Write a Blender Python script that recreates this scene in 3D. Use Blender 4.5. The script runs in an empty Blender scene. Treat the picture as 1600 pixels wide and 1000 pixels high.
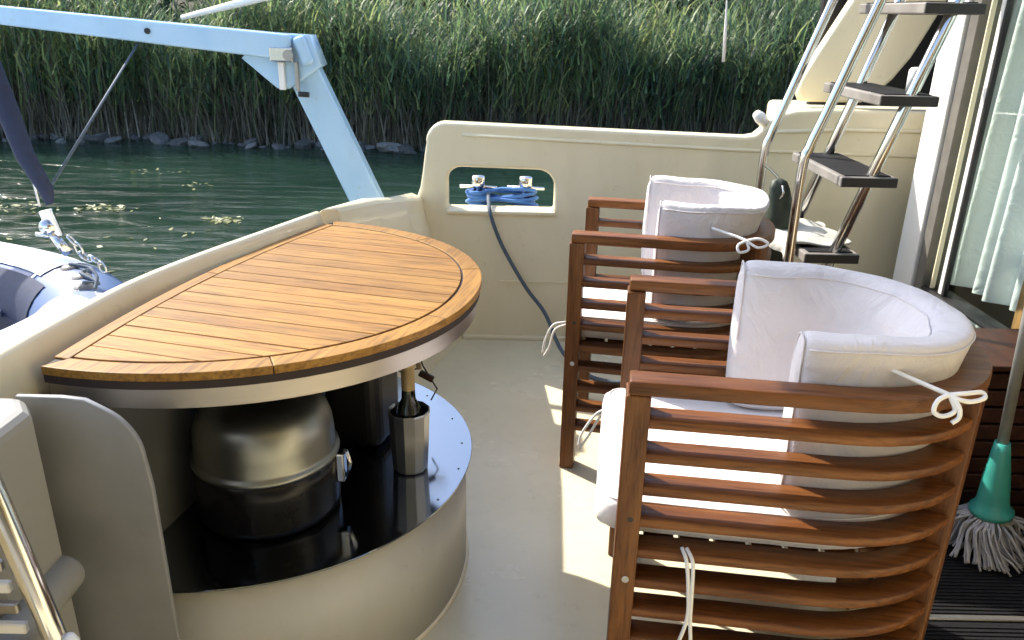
import bpy, math, random
import numpy as np
from mathutils import Vector, Matrix

R = math.radians
random.seed(7)
rng = np.random.default_rng(11)
scene = bpy.context.scene
COL = scene.collection

# ------------------------------------------------------------------ camera
cam_data = bpy.data.cameras.new("camera")
cam_data.sensor_width = 36.0
cam_data.lens = 36.0 * 1250.0 / 1600.0
cam_data.clip_start = 0.05
cam_data.clip_end = 400.0
cam_data.dof.use_dof = True
cam_data.dof.focus_distance = 1.9
cam_data.dof.aperture_fstop = 11.0
cam = bpy.data.objects.new("camera", cam_data)
COL.objects.link(cam)
EYE = Vector((0.0, 0.0, 1.25))
cam.matrix_world = (Matrix.Translation(EYE) @ Matrix.Rotation(R(90 - 21.0), 4, 'X')
                    @ Matrix.Rotation(R(1.2), 4, 'Z'))
scene.camera = cam

# ------------------------------------------------------------------ daylight
SUN_EL = 42.0
SUN_AZ = -48.5                       # degrees clockwise from +Y (ahead and to the left)
world = bpy.data.worlds.new("World")
scene.world = world
world.use_nodes = True
wn = world.node_tree
wn.nodes.clear()
sky = wn.nodes.new("ShaderNodeTexSky")
sky.sky_type = 'NISHITA'
sky.sun_disc = False
sky.sun_elevation = R(SUN_EL)
sky.sun_rotation = R(SUN_AZ)
sky.air_density = 1.0
sky.dust_density = 1.5
sky.ozone_density = 0.6
bg = wn.nodes.new("ShaderNodeBackground")
bg.inputs["Strength"].default_value = 0.15
wo = wn.nodes.new("ShaderNodeOutputWorld")
wn.links.new(sky.outputs[0], bg.inputs[0])
wn.links.new(bg.outputs[0], wo.inputs[0])

sun_data = bpy.data.lights.new("sun", 'SUN')
sun_data.energy = 2.9
sun_data.angle = R(0.53)
sun_data.color = (1.0, 0.94, 0.84)
sun = bpy.data.objects.new("sun", sun_data)
COL.objects.link(sun)
sdir = Vector((math.sin(R(SUN_AZ)) * math.cos(R(SUN_EL)), math.cos(R(SUN_AZ)) * math.cos(R(SUN_EL)), math.sin(R(SUN_EL))))
sun.rotation_euler = sdir.to_track_quat('Z', 'Y').to_euler()
sun.location = sdir * 30

scene.view_settings.view_transform = 'Standard'
scene.view_settings.look = 'None'
scene.view_settings.gamma = 1.0
scene.view_settings.use_curve_mapping = False
scene.view_settings.exposure = 1.68
scene.cycles.max_bounces = 8
scene.cycles.diffuse_bounces = 4
scene.cycles.glossy_bounces = 4
scene.cycles.transmission_bounces = 6
scene.cycles.transparent_max_bounces = 8
scene.cycles.caustics_reflective = False
scene.cycles.caustics_refractive = False
scene.cycles.use_denoising = True


# ================================================================== materials
def new_mat(name):
    m = bpy.data.materials.new(name)
    m.use_nodes = True
    nt = m.node_tree
    b = nt.nodes["Principled BSDF"]
    return m, nt, b


def node(nt, kind, **kw):
    n = nt.nodes.new(kind)
    for k, v in kw.items():
        if k in n.inputs.keys():
            n.inputs[k].default_value = v
        else:
            setattr(n, k, v)
    return n


def ramp(nt, src, stops):
    r = nt.nodes.new("ShaderNodeValToRGB")
    el = r.color_ramp.elements
    while len(el) < len(stops):
        el.new(0.5)
    for e, (p, c) in zip(el, stops):
        e.position = p
        e.color = (*c, 1.0)
    nt.links.new(src, r.inputs[0])
    return r


def mapped(nt, scale=(1, 1, 1), coord="Object"):
    tc = nt.nodes.new("ShaderNodeTexCoord")
    mp = nt.nodes.new("ShaderNodeMapping")
    mp.inputs["Scale"].default_value = scale
    nt.links.new(tc.outputs[coord], mp.inputs["Vector"])
    return mp.outputs[0]


def bump(nt, b, src, strength, dist=0.002):
    bm = nt.nodes.new("ShaderNodeBump")
    bm.inputs["Strength"].default_value = strength
    bm.inputs["Distance"].default_value = dist
    nt.links.new(src, bm.inputs["Height"])
    nt.links.new(bm.outputs[0], b.inputs["Normal"])
    return bm


def paint(name, c1, c2, rough=0.35, scale=2.2, bumps=0.05, coat=0.0, spots=None):
    """painted or moulded surface: slow colour drift, small marks, faint relief"""
    m, nt, b = new_mat(name)
    v = mapped(nt)
    n1 = node(nt, "ShaderNodeTexNoise", Scale=scale, Detail=5.0, Roughness=0.6)
    nt.links.new(v, n1.inputs["Vector"])
    r1 = ramp(nt, n1.outputs["Fac"], [(0.3, c1), (0.7, c2)])
    out = r1.outputs[0]
    if spots:
        n3 = node(nt, "ShaderNodeTexNoise", Scale=38.0, Detail=3.0)
        nt.links.new(v, n3.inputs["Vector"])
        r3 = ramp(nt, n3.outputs["Fac"], [(0.69, (0, 0, 0)), (0.80, (0.5, 0.5, 0.5))])
        mx = node(nt, "ShaderNodeMixRGB")
        nt.links.new(r3.outputs[0], mx.inputs[0])
        nt.links.new(out, mx.inputs[1])
        mx.inputs[2].default_value = (*spots, 1)
        out = mx.outputs[0]
    vs_ = mapped(nt, (5.0, 5.0, 0.9))
    n4 = node(nt, "ShaderNodeTexNoise", Scale=2.3, Detail=6.0, Roughness=0.7)
    nt.links.new(vs_, n4.inputs["Vector"])
    r4 = ramp(nt, n4.outputs["Fac"], [(0.34, (0.80, 0.77, 0.70)), (0.52, (1, 1, 1))])
    n5 = node(nt, "ShaderNodeTexNoise", Scale=23.0, Detail=7.0, Roughness=0.75)
    nt.links.new(v, n5.inputs["Vector"])
    r5 = ramp(nt, n5.outputs["Fac"], [(0.26, (0.70, 0.66, 0.58)), (0.40, (1, 1, 1))])
    for rx, amt in ((r4, 0.18), (r5, 0.6)):
        mm = node(nt, "ShaderNodeMixRGB", blend_type='MULTIPLY')
        mm.inputs[0].default_value = amt
        nt.links.new(out, mm.inputs[1])
        nt.links.new(rx.outputs[0], mm.inputs[2])
        out = mm.outputs[0]
    nt.links.new(out, b.inputs["Base Color"])
    n2 = node(nt, "ShaderNodeTexNoise", Scale=60.0, Detail=3.0)
    nt.links.new(v, n2.inputs["Vector"])
    rr = node(nt, "ShaderNodeMapRange")
    nt.links.new(n1.outputs["Fac"], rr.inputs[0])
    rr.inputs[3].default_value = rough * 0.8
    rr.inputs[4].default_value = rough * 1.3
    nt.links.new(rr.outputs[0], b.inputs["Roughness"])
    b1 = bump(nt, b, n2.outputs["Fac"], bumps)
    b0 = nt.nodes.new("ShaderNodeBump")
    b0.inputs["Strength"].default_value = 0.25
    b0.inputs["Distance"].default_value = 0.006
    n6 = node(nt, "ShaderNodeTexNoise", Scale=3.5, Detail=2.0)
    nt.links.new(v, n6.inputs["Vector"])
    nt.links.new(n6.outputs["Fac"], b0.inputs["Height"])
    nt.links.new(b0.outputs[0], b1.inputs["Normal"])
    b.inputs["Coat Weight"].default_value = coat
    b.inputs["Coat Roughness"].default_value = 0.08
    return m


def wood(name, c_dark, c_mid, c_light, axis=0, rough=0.42, fine=1.0, coat=0.0):
    """teak: long grain streaks along the piece, each piece its own tone"""
    m, nt, b = new_mat(name)
    sc = [16.0, 16.0, 16.0]
    sc[axis] = 1.1
    v = mapped(nt, tuple(s * fine for s in sc))
    oi = nt.nodes.new("ShaderNodeObjectInfo")
    add = node(nt, "ShaderNodeVectorMath", operation='ADD')
    mul = node(nt, "ShaderNodeVectorMath", operation='SCALE')
    cmb = nt.nodes.new("ShaderNodeCombineXYZ")
    for k in range(3):
        nt.links.new(oi.outputs["Random"], cmb.inputs[k])
    nt.links.new(cmb.outputs[0], mul.inputs[0])
    mul.inputs["Scale"].default_value = 37.0
    nt.links.new(v, add.inputs[0])
    nt.links.new(mul.outputs[0], add.inputs[1])
    n1 = node(nt, "ShaderNodeTexNoise", Scale=1.6, Detail=6.0, Roughness=0.62, Distortion=0.6)
    nt.links.new(add.outputs[0], n1.inputs["Vector"])
    n2 = node(nt, "ShaderNodeTexNoise", Scale=9.0, Detail=4.0, Roughness=0.7)
    nt.links.new(add.outputs[0], n2.inputs["Vector"])
    r1 = ramp(nt, n1.outputs["Fac"], [(0.28, c_dark), (0.5, c_mid), (0.72, c_light)])
    r2 = ramp(nt, n2.outputs["Fac"], [(0.36, (0.50, 0.47, 0.45)), (0.52, (0.95, 0.95, 0.95)), (0.66, (1.12, 1.10, 1.05))])
    mx = node(nt, "ShaderNodeMixRGB", blend_type='MULTIPLY')
    mx.inputs[0].default_value = 0.9
    nt.links.new(r1.outputs[0], mx.inputs[1])
    nt.links.new(r2.outputs[0], mx.inputs[2])
    hs = nt.nodes.new("ShaderNodeHueSaturation")
    mr = node(nt, "ShaderNodeMapRange")
    nt.links.new(oi.outputs["Random"], mr.inputs[0])
    mr.inputs[3].default_value = 0.84
    mr.inputs[4].default_value = 1.17
    nt.links.new(mr.outputs[0], hs.inputs["Value"])
    nt.links.new(mx.outputs[0], hs.inputs["Color"])
    nt.links.new(hs.outputs[0], b.inputs["Base Color"])
    b.inputs["Roughness"].default_value = rough
    b.inputs["Coat Weight"].default_value = coat
    b.inputs["Specular IOR Level"].default_value = 0.28
    b.inputs["Coat Roughness"].default_value = 0.25
    bump(nt, b, n2.outputs["Fac"], 0.12, 0.001)
    return m


def metal(name, col, rough, scale=(1, 1, 1), amount=0.3, smudge=0.12):
    m, nt, b = new_mat(name)
    v = mapped(nt, scale)
    n = node(nt, "ShaderNodeTexNoise", Scale=6.0, Detail=6.0, Roughness=0.65)
    nt.links.new(v, n.inputs["Vector"])
    mr = node(nt, "ShaderNodeMapRange")
    nt.links.new(n.outputs["Fac"], mr.inputs[0])
    mr.inputs[1].default_value = 0.3
    mr.inputs[2].default_value = 0.75
    mr.inputs[3].default_value = rough
    mr.inputs[4].default_value = rough + smudge
    nt.links.new(mr.outputs[0], b.inputs["Roughness"])
    b.inputs["Base Color"].default_value = (*col, 1)
    b.inputs["Metallic"].default_value = 1.0
    bump(nt, b, n.outputs["Fac"], amount * 0.1, 0.001)
    return m


def plain(name, col, rough=0.5, metallic=0.0, scale=20.0, vary=0.15, bumps=0.1):
    m, nt, b = new_mat(name)
    v = mapped(nt)
    n = node(nt, "ShaderNodeTexNoise", Scale=scale, Detail=4.0)
    nt.links.new(v, n.inputs["Vector"])
    lo = tuple(c * (1 - vary) for c in col)
    hi = tuple(min(1, c * (1 + vary)) for c in col)
    r1 = ramp(nt, n.outputs["Fac"], [(0.3, lo), (0.7, hi)])
    nt.links.new(r1.outputs[0], b.inputs["Base Color"])
    b.inputs["Roughness"].default_value = rough
    b.inputs["Metallic"].default_value = metallic
    bump(nt, b, n.outputs["Fac"], bumps, 0.002)
    return m


def fabric(name, c1, c2, wrinkle=0.75):
    m, nt, b = new_mat(name)
    v = mapped(nt)
    n1 = node(nt, "ShaderNodeTexNoise", Scale=5.0, Detail=4.0, Distortion=0.8)
    nt.links.new(v, n1.inputs["Vector"])
    r1 = ramp(nt, n1.outputs["Fac"], [(0.3, c1), (0.7, c2)])
    nt.links.new(r1.outputs[0], b.inputs["Base Color"])
    n2 = node(nt, "ShaderNodeTexNoise", Scale=420.0, Detail=2.0)
    nt.links.new(v, n2.inputs["Vector"])
    ad = node(nt, "ShaderNodeMath", operation='MULTIPLY_ADD')
    nt.links.new(n2.outputs["Fac"], ad.inputs[0])
    ad.inputs[1].default_value = 0.06
    n3 = node(nt, "ShaderNodeTexNoise", Scale=9.0, Detail=4.0, Distortion=2.4)
    nt.links.new(v, n3.inputs["Vector"])
    nt.links.new(n3.outputs["Fac"], ad.inputs[2])
    bump(nt, b, ad.outputs[0], wrinkle, 0.012)
    b.inputs["Roughness"].default_value = 0.85
    b.inputs["Sheen Weight"].default_value = 0.25
    b.inputs["Subsurface Weight"].default_value = 0.0
    return m


M = {}
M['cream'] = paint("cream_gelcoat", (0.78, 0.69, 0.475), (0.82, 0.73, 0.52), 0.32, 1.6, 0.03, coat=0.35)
M['cream_shaded'] = paint("shade_darkened_cream", (0.40, 0.39, 0.36), (0.46, 0.45, 0.41), 0.42, 2.5, 0.05)  # cabinet cream, its base colour darkened to stand in for shade
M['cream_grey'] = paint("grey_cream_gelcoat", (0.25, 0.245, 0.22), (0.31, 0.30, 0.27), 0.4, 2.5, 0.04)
M['deck'] = paint("deck_paint", (0.66, 0.60, 0.425), (0.73, 0.66, 0.475), 0.25, 3.0, 0.12, spots=(0.46, 0.42, 0.31))
M['panel'] = paint("grey_panel_paint", (0.19, 0.195, 0.20), (0.29, 0.295, 0.30), 0.42, 3.4, 0.05)
M['white'] = paint("white_paint", (0.80, 0.79, 0.75), (0.84, 0.83, 0.80), 0.35, 3.0, 0.02)
M['davit'] = paint("white_davit_skylight_blue", (0.38, 0.59, 0.80), (0.46, 0.66, 0.84), 0.22, 5.0, 0.03, coat=0.6, spots=(0.30, 0.36, 0.42))  # blue skylight is put into the base colour of the white arm
M['table_teak'] = wood("oiled_table_teak", (0.25, 0.115, 0.018), (0.30, 0.148, 0.025), (0.35, 0.185, 0.036), 1, 0.48)
M['table_edge'] = wood("table_edge_teak", (0.26, 0.115, 0.019), (0.31, 0.152, 0.027), (0.36, 0.190, 0.038), 0, 0.48)
M['caulk'] = plain("black_caulking", (0.022, 0.012, 0.010), 0.75)
M['chair_teak'] = wood("chair_teak", (0.082, 0.027, 0.008), (0.145, 0.052, 0.014), (0.225, 0.090, 0.025), 0, 0.42, coat=0.0)
M['post_teak'] = wood("chair_post_teak", (0.074, 0.025, 0.008), (0.128, 0.047, 0.013), (0.195, 0.080, 0.023), 2, 0.42, coat=0.0)
M['mahogany'] = wood("dark_mahogany", (0.028, 0.010, 0.006), (0.048, 0.017, 0.009), (0.07, 0.027, 0.014), 1, 0.4)
M['oak'] = wood("honey_oak", (0.36, 0.17, 0.06), (0.47, 0.24, 0.09), (0.55, 0.31, 0.13), 2, 0.4)
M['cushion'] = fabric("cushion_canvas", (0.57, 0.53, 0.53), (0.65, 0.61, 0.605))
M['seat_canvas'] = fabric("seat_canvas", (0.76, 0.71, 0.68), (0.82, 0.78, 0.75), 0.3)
M['cord'] = fabric("white_cotton_cord", (0.74, 0.73, 0.70), (0.82, 0.81, 0.78), 0.2)
M['steel'] = metal("polished_stainless", (0.62, 0.61, 0.60), 0.09)
M['brushed'] = metal("brushed_stainless", (0.36, 0.335, 0.31), 0.34, (3, 3, 60))
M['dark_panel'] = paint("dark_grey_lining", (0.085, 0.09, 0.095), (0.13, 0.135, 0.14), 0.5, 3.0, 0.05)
M['shelf'] = metal("mirror_shelf_steel", (0.24, 0.265, 0.30), 0.035, (1.4, 1.4, 1), 0.5, 0.13)
M['kettle'] = metal("champagne_lid_metal", (0.29, 0.295, 0.27), 0.34)
M['cooler'] = metal("dull_aluminium", (0.50, 0.50, 0.51), 0.28, (2, 2, 4), 0.4)
M['black_gloss'] = plain("black_gloss_enamel", (0.008, 0.008, 0.009), 0.26, bumps=0.0)
M['black_gloss'].node_tree.nodes['Principled BSDF'].inputs['Specular IOR Level'].default_value = 0.25
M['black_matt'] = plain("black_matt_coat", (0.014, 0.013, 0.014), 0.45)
M['rubber'] = plain("black_ribbed_rubber", (0.012, 0.012, 0.013), 0.75, scale=90, bumps=0.6)
M['rubber'].node_tree.nodes['Principled BSDF'].inputs['Specular IOR Level'].default_value = 0.15
M['glass_dark'] = plain("dark_bottle_glass", (0.006, 0.010, 0.006), 0.06, bumps=0.0)
M['capsule'] = plain("gold_foil_capsule", (0.36, 0.26, 0.13), 0.35, 0.4)
M['navy'] = plain("navy_canvas", (0.010, 0.018, 0.052), 0.7, scale=50, bumps=0.4)
M['dinghy_blue'] = paint("blue_grey_inflatable", (0.05, 0.095, 0.21), (0.07, 0.12, 0.25), 0.42, 4.0, 0.06)
M['dinghy_highlight'] = paint("inflatable_sun_highlight", (0.62, 0.64, 0.68), (0.72, 0.73, 0.75), 0.4, 4.0, 0.05)  # white that stands in for sun on the tube crests
M['dinghy_floor'] = paint("pale_dinghy_floor", (0.38, 0.42, 0.48), (0.48, 0.52, 0.57), 0.5, 4.0, 0.1)
M['tread'] = paint("weathered_grey_tread", (0.15, 0.135, 0.12), (0.25, 0.23, 0.205), 0.55, 9.0, 0.3)
M['tread_end'] = plain("black_tread_end", (0.022, 0.02, 0.02), 0.5)
M['grey_frame'] = plain("grey_brown_frame", (0.14, 0.13, 0.115), 0.4)
M['curtain'] = fabric("pale_curtain", (0.80, 0.82, 0.79), (0.87, 0.88, 0.85), 0.6)
M['blue_rope'] = fabric("blue_mooring_rope", (0.03, 0.13, 0.42), (0.07, 0.22, 0.56), 0.3)
M['grey_rope'] = plain("slate_rope", (0.075, 0.10, 0.13), 0.75, scale=120, bumps=0.6)
M['mop_green'] = plain("sea_green_plastic", (0.04, 0.30, 0.25), 0.35, bumps=0.02)
M['mop_handle'] = plain("grey_mop_handle", (0.26, 0.26, 0.24), 0.35)
M['yarn'] = plain("grey_mop_yarn", (0.36, 0.35, 0.35), 0.9, scale=60, bumps=0.5)
M['bag_green'] = plain("dark_green_bag_cloth", (0.022, 0.032, 0.018), 0.6, scale=25, vary=0.4, bumps=0.5)
M['cloth_pale'] = fabric("pale_grey_cloth", (0.40, 0.40, 0.36), (0.55, 0.54, 0.48), 0.5)
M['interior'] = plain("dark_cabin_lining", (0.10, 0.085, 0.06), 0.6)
M['bank'] = plain("bank_soil", (0.05, 0.045, 0.028), 0.95, scale=3, vary=0.4, bumps=0.8)


def rock_mat():
    m, nt, b = new_mat("grey_shore_stone")
    v = mapped(nt)
    n1 = node(nt, "ShaderNodeTexNoise", Scale=6.0, Detail=6.0)
    nt.links.new(v, n1.inputs["Vector"])
    oi = nt.nodes.new("ShaderNodeObjectInfo")
    r1 = ramp(nt, n1.outputs["Fac"], [(0.3, (0.025, 0.028, 0.03)), (0.7, (0.11, 0.115, 0.115))])
    hs = nt.nodes.new("ShaderNodeHueSaturation")
    mr = node(nt, "ShaderNodeMapRange")
    nt.links.new(oi.outputs["Random"], mr.inputs[0])
    mr.inputs[3].default_value = 0.5
    mr.inputs[4].default_value = 1.7
    nt.links.new(mr.outputs[0], hs.inputs["Value"])
    nt.links.new(r1.outputs[0], hs.inputs["Color"])
    nt.links.new(hs.outputs[0], b.inputs["Base Color"])
    b.inputs["Roughness"].default_value = 0.8
    bump(nt, b, n1.outputs["Fac"], 0.6, 0.02)
    return m


def water_mat():
    m, nt, b = new_mat("green_lake_water")
    v = mapped(nt, (1.0, 2.6, 1.0))
    n1 = node(nt, "ShaderNodeTexNoise", Scale=1.7, Detail=6.0, Roughness=0.58, Distortion=0.7)
    n2 = node(nt, "ShaderNodeTexNoise", Scale=0.35, Detail=4.0)
    nt.links.new(v, n1.inputs["Vector"])
    nt.links.new(v, n2.inputs["Vector"])
    r1 = ramp(nt, n2.outputs["Fac"], [(0.35, (0.008, 0.022, 0.015)), (0.65, (0.016, 0.036, 0.024))])
    nt.links.new(r1.outputs[0], b.inputs["Base Color"])
    b.inputs["Roughness"].default_value = 0.07
    b.inputs["IOR"].default_value = 1.33
    bump(nt, b, n1.outputs["Fac"], 0.5, 0.07)
    return m


def leaf_mat(name, stops, trans=0.4, rough=0.5):
    m, nt, b = new_mat(name)
    g = nt.nodes.new("ShaderNodeNewGeometry")
    v = mapped(nt)
    n1 = node(nt, "ShaderNodeTexNoise", Scale=0.7, Detail=4.0)
    nt.links.new(v, n1.inputs["Vector"])
    mix = node(nt, "ShaderNodeMath", operation='MULTIPLY_ADD')
    nt.links.new(n1.outputs["Fac"], mix.inputs[0])
    mix.inputs[1].default_value = 1.0
    sub = node(nt, "ShaderNodeMath", operation='MULTIPLY_ADD')
    nt.links.new(g.outputs["Random Per Island"], sub.inputs[0])
    sub.inputs[1].default_value = 0.7
    sub.inputs[2].default_value = -0.32
    nt.links.new(sub.outputs[0], mix.inputs[2])
    r1 = ramp(nt, mix.outputs[0], stops)
    nt.links.new(r1.outputs[0], b.inputs["Base Color"])
    b.inputs["Roughness"].default_value = rough
    tr = nt.nodes.new("ShaderNodeBsdfTranslucent")
    nt.links.new(r1.outputs[0], tr.inputs[0])
    ms = nt.nodes.new("ShaderNodeMixShader")
    ms.inputs[0].default_value = trans
    nt.links.new(b.outputs[0], ms.inputs[1])
    nt.links.new(tr.outputs[0], ms.inputs[2])
    nt.links.new(ms.outputs[0], nt.nodes["Material Output"].inputs["Surface"])
    return m


def glass_mat():
    m, nt, b = new_mat("door_glass")
    b.inputs["Base Color"].default_value = (0.80, 0.92, 0.86, 1)
    b.inputs["Transmission Weight"].default_value = 1.0
    b.inputs["Roughness"].default_value = 0.02
    b.inputs["IOR"].default_value = 1.35
    # thin pane: let most light straight through, keep the mirror part
    gl = node(nt, "ShaderNodeBsdfGlossy")
    gl.inputs["Roughness"].default_value = 0.02
    tr = nt.nodes.new("ShaderNodeBsdfTransparent")
    tr.inputs[0].default_value = (0.94, 0.98, 0.96, 1)
    fr = node(nt, "ShaderNodeFresnel", IOR=1.6)
    ms = nt.nodes.new("ShaderNodeMixShader")
    gg = nt.nodes.new("ShaderNodeNewGeometry")
    front = node(nt, "ShaderNodeMath", operation='SUBTRACT')
    front.inputs[0].default_value = 1.0
    nt.links.new(gg.outputs["Backfacing"], front.inputs[1])
    mm = node(nt, "ShaderNodeMath", operation='MULTIPLY')
    nt.links.new(fr.outputs[0], mm.inputs[0])
    nt.links.new(front.outputs[0], mm.inputs[1])
    nt.links.new(mm.outputs[0], ms.inputs[0])
    nt.links.new(tr.outputs[0], ms.inputs[1])
    nt.links.new(gl.outputs[0], ms.inputs[2])
    nt.links.new(ms.outputs[0], nt.nodes["Material Output"].inputs["Surface"])
    return m


M['rock'] = rock_mat()
M['water'] = water_mat()
M['glass'] = glass_mat()
M['reed'] = leaf_mat("reed_leaf", [(0.10, (0.045, 0.08, 0.06)), (0.38, (0.085, 0.15, 0.09)), (0.62, (0.17, 0.27, 0.11)), (0.92, (0.44, 0.48, 0.20))], 0.5)
M['dry_reed'] = leaf_mat("dry_reed", [(0.2, (0.055, 0.05, 0.035)), (0.6, (0.12, 0.11, 0.08)), (0.9, (0.22, 0.20, 0.15))], 0.2)
M['bush'] = leaf_mat("bush_leaf", [(0.2, (0.022, 0.034, 0.014)), (0.55, (0.045, 0.075, 0.025)), (0.9, (0.10, 0.14, 0.045))], 0.3)
M['weed'] = leaf_mat("floating_weed", [(0.2, (0.10, 0.13, 0.03)), (0.9, (0.34, 0.34, 0.14))], 0.3)


# ================================================================== geometry
class MB:
    """collects verts and faces, links them as one mesh object"""
    def __init__(self):
        self.v = []
        self.f = []
        self.sm = []

    def add(self, verts, faces, smooth=False):
        o = len(self.v)
        self.v += [tuple(p) for p in verts]
        self.f += [tuple(i + o for i in f) for f in faces]
        self.sm += [smooth] * len(faces)
        return self

    def box(self, x0, x1, y0, y1, z0, z1):
        vs = [(x, y, z) for z in (z0, z1) for y in (y0, y1) for x in (x0, x1)]
        return self.add(vs, [(0, 2, 3, 1), (4, 5, 7, 6), (0, 1, 5, 4), (2, 6, 7, 3), (0, 4, 6, 2), (1, 3, 7, 5)])

    def beam(self, a, b, w, h, up=(0, 0, 1), w2=None, h2=None):
        """square bar from a to b; w across, h along 'up'"""
        a = Vector(a); b = Vector(b)
        d = (b - a).normalized()
        s = d.cross(Vector(up)).normalized()
        u = s.cross(d).normalized()
        w2 = w if w2 is None else w2
        h2 = h if h2 is None else h2
        vs = []
        for p, ww, hh in ((a, w, h), (b, w2, h2)):
            for i, j in ((-1, -1), (1, -1), (1, 1), (-1, 1)):
                vs.append(p + s * (ww / 2 * i) + u * (hh / 2 * j))
        return self.add(vs, [(0, 3, 2, 1), (4, 5, 6, 7), (0, 1, 5, 4), (1, 2, 6, 5), (2, 3, 7, 6), (3, 0, 4, 7)])

    def tube(self, pts, r, n=10, closed=False, rs=None):
        pts = [Vector(p) for p in pts]
        m = len(pts)
        rings = []
        prev = None
        for i, p in enumerate(pts):
            if closed:
                t = pts[(i + 1) % m] - pts[i - 1]
            else:
                t = pts[min(i + 1, m - 1)] - pts[max(i - 1, 0)]
            t.normalize()
            if prev is None:
                ref = Vector((0, 0, 1)) if abs(t.z) < 0.9 else Vector((1, 0, 0))
                u = t.cross(ref).normalized()
            else:
                u = (prev - t * prev.dot(t)).normalized()
            w = t.cross(u)
            prev = u
            rr = rs[i] if rs else r
            rings.append([p + (u * math.cos(2 * math.pi * k / n) + w * math.sin(2 * math.pi * k / n)) * rr for k in range(n)])
        vs = [q for ring in rings for q in ring]
        fs = []
        last = m if closed else m - 1
        for i in range(last):
            j = (i + 1) % m
            for k in range(n):
                k2 = (k + 1) % n
                fs.append((i * n + k, i * n + k2, j * n + k2, j * n + k))
        self.add(vs, fs, True)
        if not closed:
            o = len(self.v) - len(vs)
            self.f.append(tuple(o + k for k in range(n))[::-1]); self.sm.append(False)
            self.f.append(tuple(o + (m - 1) * n + k for k in range(n))); self.sm.append(False)
        return self

    def lathe(self, prof, c=(0, 0, 0), n=40, flat=()):
        vs, fs = [], []
        for r, z in prof:
            for k in range(n):
                a = 2 * math.pi * k / n
                vs.append((c[0] + r * math.cos(a), c[1] + r * math.sin(a), c[2] + z))
        for i in range(len(prof) - 1):
            for k in range(n):
                k2 = (k + 1) % n
                fs.append((i * n + k, i * n + k2, (i + 1) * n + k2, (i + 1) * n + k))
        self.add(vs, fs, True)
        return self

    def prism(self, poly, z0, z1, smooth=False):
        """poly counter-clockwise in plan"""
        n = len(poly)
        zz0 = z0 if isinstance(z0, (list, tuple)) else [z0] * n
        zz1 = z1 if isinstance(z1, (list, tuple)) else [z1] * n
        vs = [(p[0], p[1], z) for p, z in zip(poly, zz0)] + [(p[0], p[1], z) for p, z in zip(poly, zz1)]
        self.add(vs, [tuple(range(n))[::-1], tuple(range(n, 2 * n))])
        self.add(vs, [(i, (i + 1) % n, n + (i + 1) % n, n + i) for i in range(n)], smooth)
        return self

    def loft(self, rings, closed_ring=True, caps=True, smooth=True):
        n = len(rings[0])
        vs = [p for r in rings for p in r]
        fs = []
        rng_k = n if closed_ring else n - 1
        for i in range(len(rings) - 1):
            for k in range(rng_k):
                k2 = (k + 1) % n
                fs.append((i * n + k, i * n + k2, (i + 1) * n + k2, (i + 1) * n + k))
        self.add(vs, fs, smooth)
        if caps and closed_ring:
            o = len(self.v) - len(vs)
            self.f.append(tuple(o + k for k in range(n))[::-1]); self.sm.append(False)
            self.f.append(tuple(o + (len(rings) - 1) * n + k for k in range(n))); self.sm.append(False)
        return self

    def mesh(self, name):
        me = bpy.data.meshes.new(name)
        me.from_pydata(self.v, [], self.f)
        me.polygons.foreach_set("use_smooth", self.sm)
        me.update()
        return me

    def build(self, name, mat, parent=None, bevel=0.0, seg=2, weld=True):
        me = self.mesh(name)
        if weld:
            import bmesh
            b = bmesh.new()
            b.from_mesh(me)
            bmesh.ops.remove_doubles(b, verts=b.verts, dist=1e-6)
            bmesh.ops.recalc_face_normals(b, faces=b.faces)
            b.to_mesh(me)
            b.free()
        me.materials.append(mat)
        o = bpy.data.objects.new(name, me)
        COL.objects.link(o)
        if parent is not None:
            o.parent = parent
        if bevel:
            md = o.modifiers.new("bevel", 'BEVEL')
            md.width = bevel
            md.segments = seg
            md.limit_method = 'ANGLE'
            md.angle_limit = R(40)
            md.harden_normals = False
        return o


def thing(name, label, cat, loc=(0, 0, 0), rz=0.0, group=None):
    o = bpy.data.objects.new(name, None)
    o.empty_display_size = 0.1
    COL.objects.link(o)
    o.location = loc
    o.rotation_euler = (0, 0, rz)
    return tag(o, label, cat, group)


def tag(o, label=None, cat=None, group=None, kind=None):
    if label: o['label'] = label
    if cat: o['category'] = cat
    if group: o['group'] = group
    if kind: o['kind'] = kind
    return o


def soft(o, levels=1):
    md = o.modifiers.new("subdivision", 'SUBSURF')
    md.levels = levels
    md.render_levels = levels
    return o


def curve_plate(name, loops, thick, mat, parent=None, bevel=0.004, res=3):
    """flat plate cut to outline loops (first outer, others holes) given in x,z; stands upright, its middle at y = 0"""
    cu = bpy.data.curves.new(name, 'CURVE')
    cu.dimensions = '2D'
    cu.fill_mode = 'BOTH'
    for lp in loops:
        sp = cu.splines.new('POLY')
        sp.points.add(len(lp) - 1)
        for p, (x, y) in zip(sp.points, lp):
            p.co = (x, y, 0, 1)
        sp.use_cyclic_u = True
    cu.extrude = thick / 2 - bevel
    cu.bevel_depth = bevel
    cu.bevel_resolution = res
    cu.offset = -bevel
    tmp = bpy.data.objects.new("tmp", cu)
    COL.objects.link(tmp)
    dg = bpy.context.evaluated_depsgraph_get()
    me = bpy.data.meshes.new_from_object(tmp.evaluated_get(dg))
    bpy.data.objects.remove(tmp)
    bpy.data.curves.remove(cu)
    me.transform(Matrix.Rotation(R(90), 4, 'X'))
    me.name = name
    me.materials.clear()
    me.materials.append(mat)
    o = bpy.data.objects.new(name, me)
    COL.objects.link(o)
    if parent is not None:
        o.parent = parent
    return o


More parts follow.
